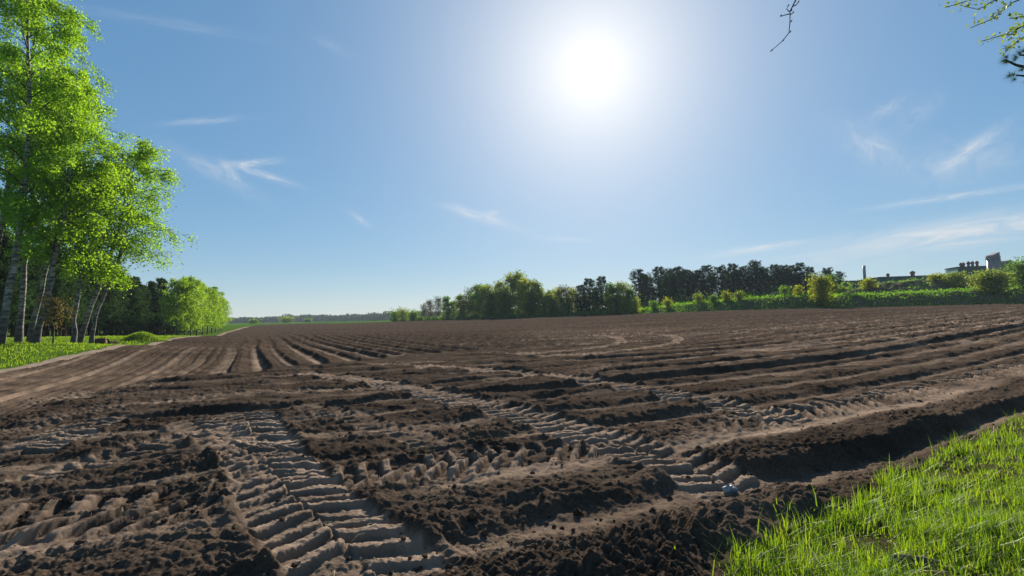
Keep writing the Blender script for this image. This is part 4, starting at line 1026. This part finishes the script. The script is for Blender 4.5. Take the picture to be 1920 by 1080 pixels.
for k_, (seg, _) in enumerate(leafy):
    P = to_local(path_px(seg, 5.2, 4.9)); n_ = 14; tt = np.linspace(0, 1, n_); P = np.array(P); PP = np.stack([np.interp(tt, np.linspace(0, 1, len(P)), P[:, c]) for c in range(3)], 1)
    root = np.array([0, 0, 4.6+.25*k_]); Q = bez(root, (root+PP[0])/2+np.array([0, 0, .3]), PP[0], 6); tw.tube(Q, np.linspace(.02, .007, 6), 5); tw.tube(PP, np.linspace(.007, .003, n_), 4)
    for q in PP[5:]:
        for j in range(7): lvs.append(q+np.random.default_rng(k_*100+j).normal(size=3)*.022+np.array([0, 0, .005]))
link('branches', tw.mesh('branches'), M['twig'], t)
mb = MB()
for q in buds: mb.tube([q, q+np.array([.006, 0, .008]), q+np.array([.012, 0, .018])], [.003, .006, .002], 6, True)
o = link('buds', mb.mesh('buds'), M['twig'], t)
r = np.random.default_rng(23); lv = np.array(lvs)+r.normal(size=(len(lvs), 3))*.012; V, F = leaves(lv, .034, r, .6); mb = MB(); mb.add(V, F); link('foliage', mb.mesh('foliage', False), M['olive_leaf'], t)
# pine beside it
tp = on_ground(12.2, 8.2); t = empty('pine_tree', tp); tag(t, 'pine at the right whose needle tufts reach past the picture edge', 'tree'); o_ = np.array(tp)
mb = MB(); mb.tube([(0, 0, -.3), (.05, 0, 2.5), (-.04, .04, 5), (0, 0, 8.5)], [.2, .17, .14, .06], 9); link('trunk', mb.mesh('trunk'), M['bark'], t)
tw = MB(); C = []
for seg in ([(2150, 60), (1990, 120), (1930, 128), (1905, 122), (1884, 112)], [(2150, 60), (1990, 100), (1935, 105), (1912, 103)], [(2160, 100), (2000, 140), (1940, 144), (1906, 141)]):
    P = np.array(to_local(path_px(seg, 8.2, 7.6))); root = np.array([0, 0, P[0][2]-.3]); tw.tube(np.r_[[root], P], np.linspace(.05, .012, len(P)+1), 5)
    for q in P[2:]:
        for j in range(3): C.append(q+np.random.default_rng(j+int(q[0]*100) % 97).normal(size=3)*.07)
link('branches', tw.mesh('branches'), M['twig'], t)
r = np.random.default_rng(29); mb = MB()
for c in C:
    for k_ in range(75):
        d_ = r.normal(size=3); d_ /= np.linalg.norm(d_); d_[0] -= .3; e = c+d_*r.uniform(.06, .11); s_ = np.cross(d_, r.normal(size=3)); s_ = s_/np.linalg.norm(s_)*.0018
        mb.add([c-s_, c+s_, e], None, [(0, 1, 2)])
link('foliage', mb.mesh('foliage', False), M['needle'], t)

# ------------------------------------------------------------------ undergrowth beneath the far tree row
r = np.random.default_rng(37); n_ = 9000; px = r.uniform(736, 1195, n_); wv = r.uniform(.5, 5, n_)
dep = np.interp(px, EDX, EDD)+wv; dd = np.array([ray(1000, 600).y]); cx = np.array([(lambda d_: d_.x/d_.y)(ray(a, 600)) for a in px])
C = np.c_[cx*dep, dep, macro(cx*dep, dep)+np.abs(r.normal(size=n_))*.55*(1+.8*fbm(px*.05, px*0, 2, 9))]
px = r.uniform(1180, 1600, 7000); wv = r.uniform(25, 34, 7000); C2 = np.array([bank_z(a, b_) for a, b_ in zip(px, wv)]); C2[:, 2] += np.abs(r.normal(size=7000))*1.3*(1+.7*fbm(px*.06, px*0, 2, 19)); C2[:, :2] += r.normal(size=(7000, 2))*.5
C = np.r_[C, C2]
V, F = leaves(C, .5, r, .75); mb = MB(); mb.add(V, F)
tag(link('undergrowth', mb.mesh('undergrowth', False), M['green_leaf']), 'low green undergrowth at the foot of the far tree row', 'undergrowth', kind='stuff')

# ------------------------------------------------------------------ air
m, nt, out = material('haze_air'); vol = nd(nt, 'ShaderNodeVolumePrincipled'); vol.inputs['Density'].default_value = .0002; vol.inputs['Color'].default_value = (.78, .88, 1, 1); vol.inputs['Anisotropy'].default_value = .0
nt.links.new(vol.outputs[0], out.inputs['Volume'])
mb = MB(); mb.box((-2700, -620, -30), (2700, 3050, 32)); o = link('haze', mb.mesh('haze', False), m); o['kind'] = 'stuff'; o['label'] = 'thin bluish haze in the air over the fields'
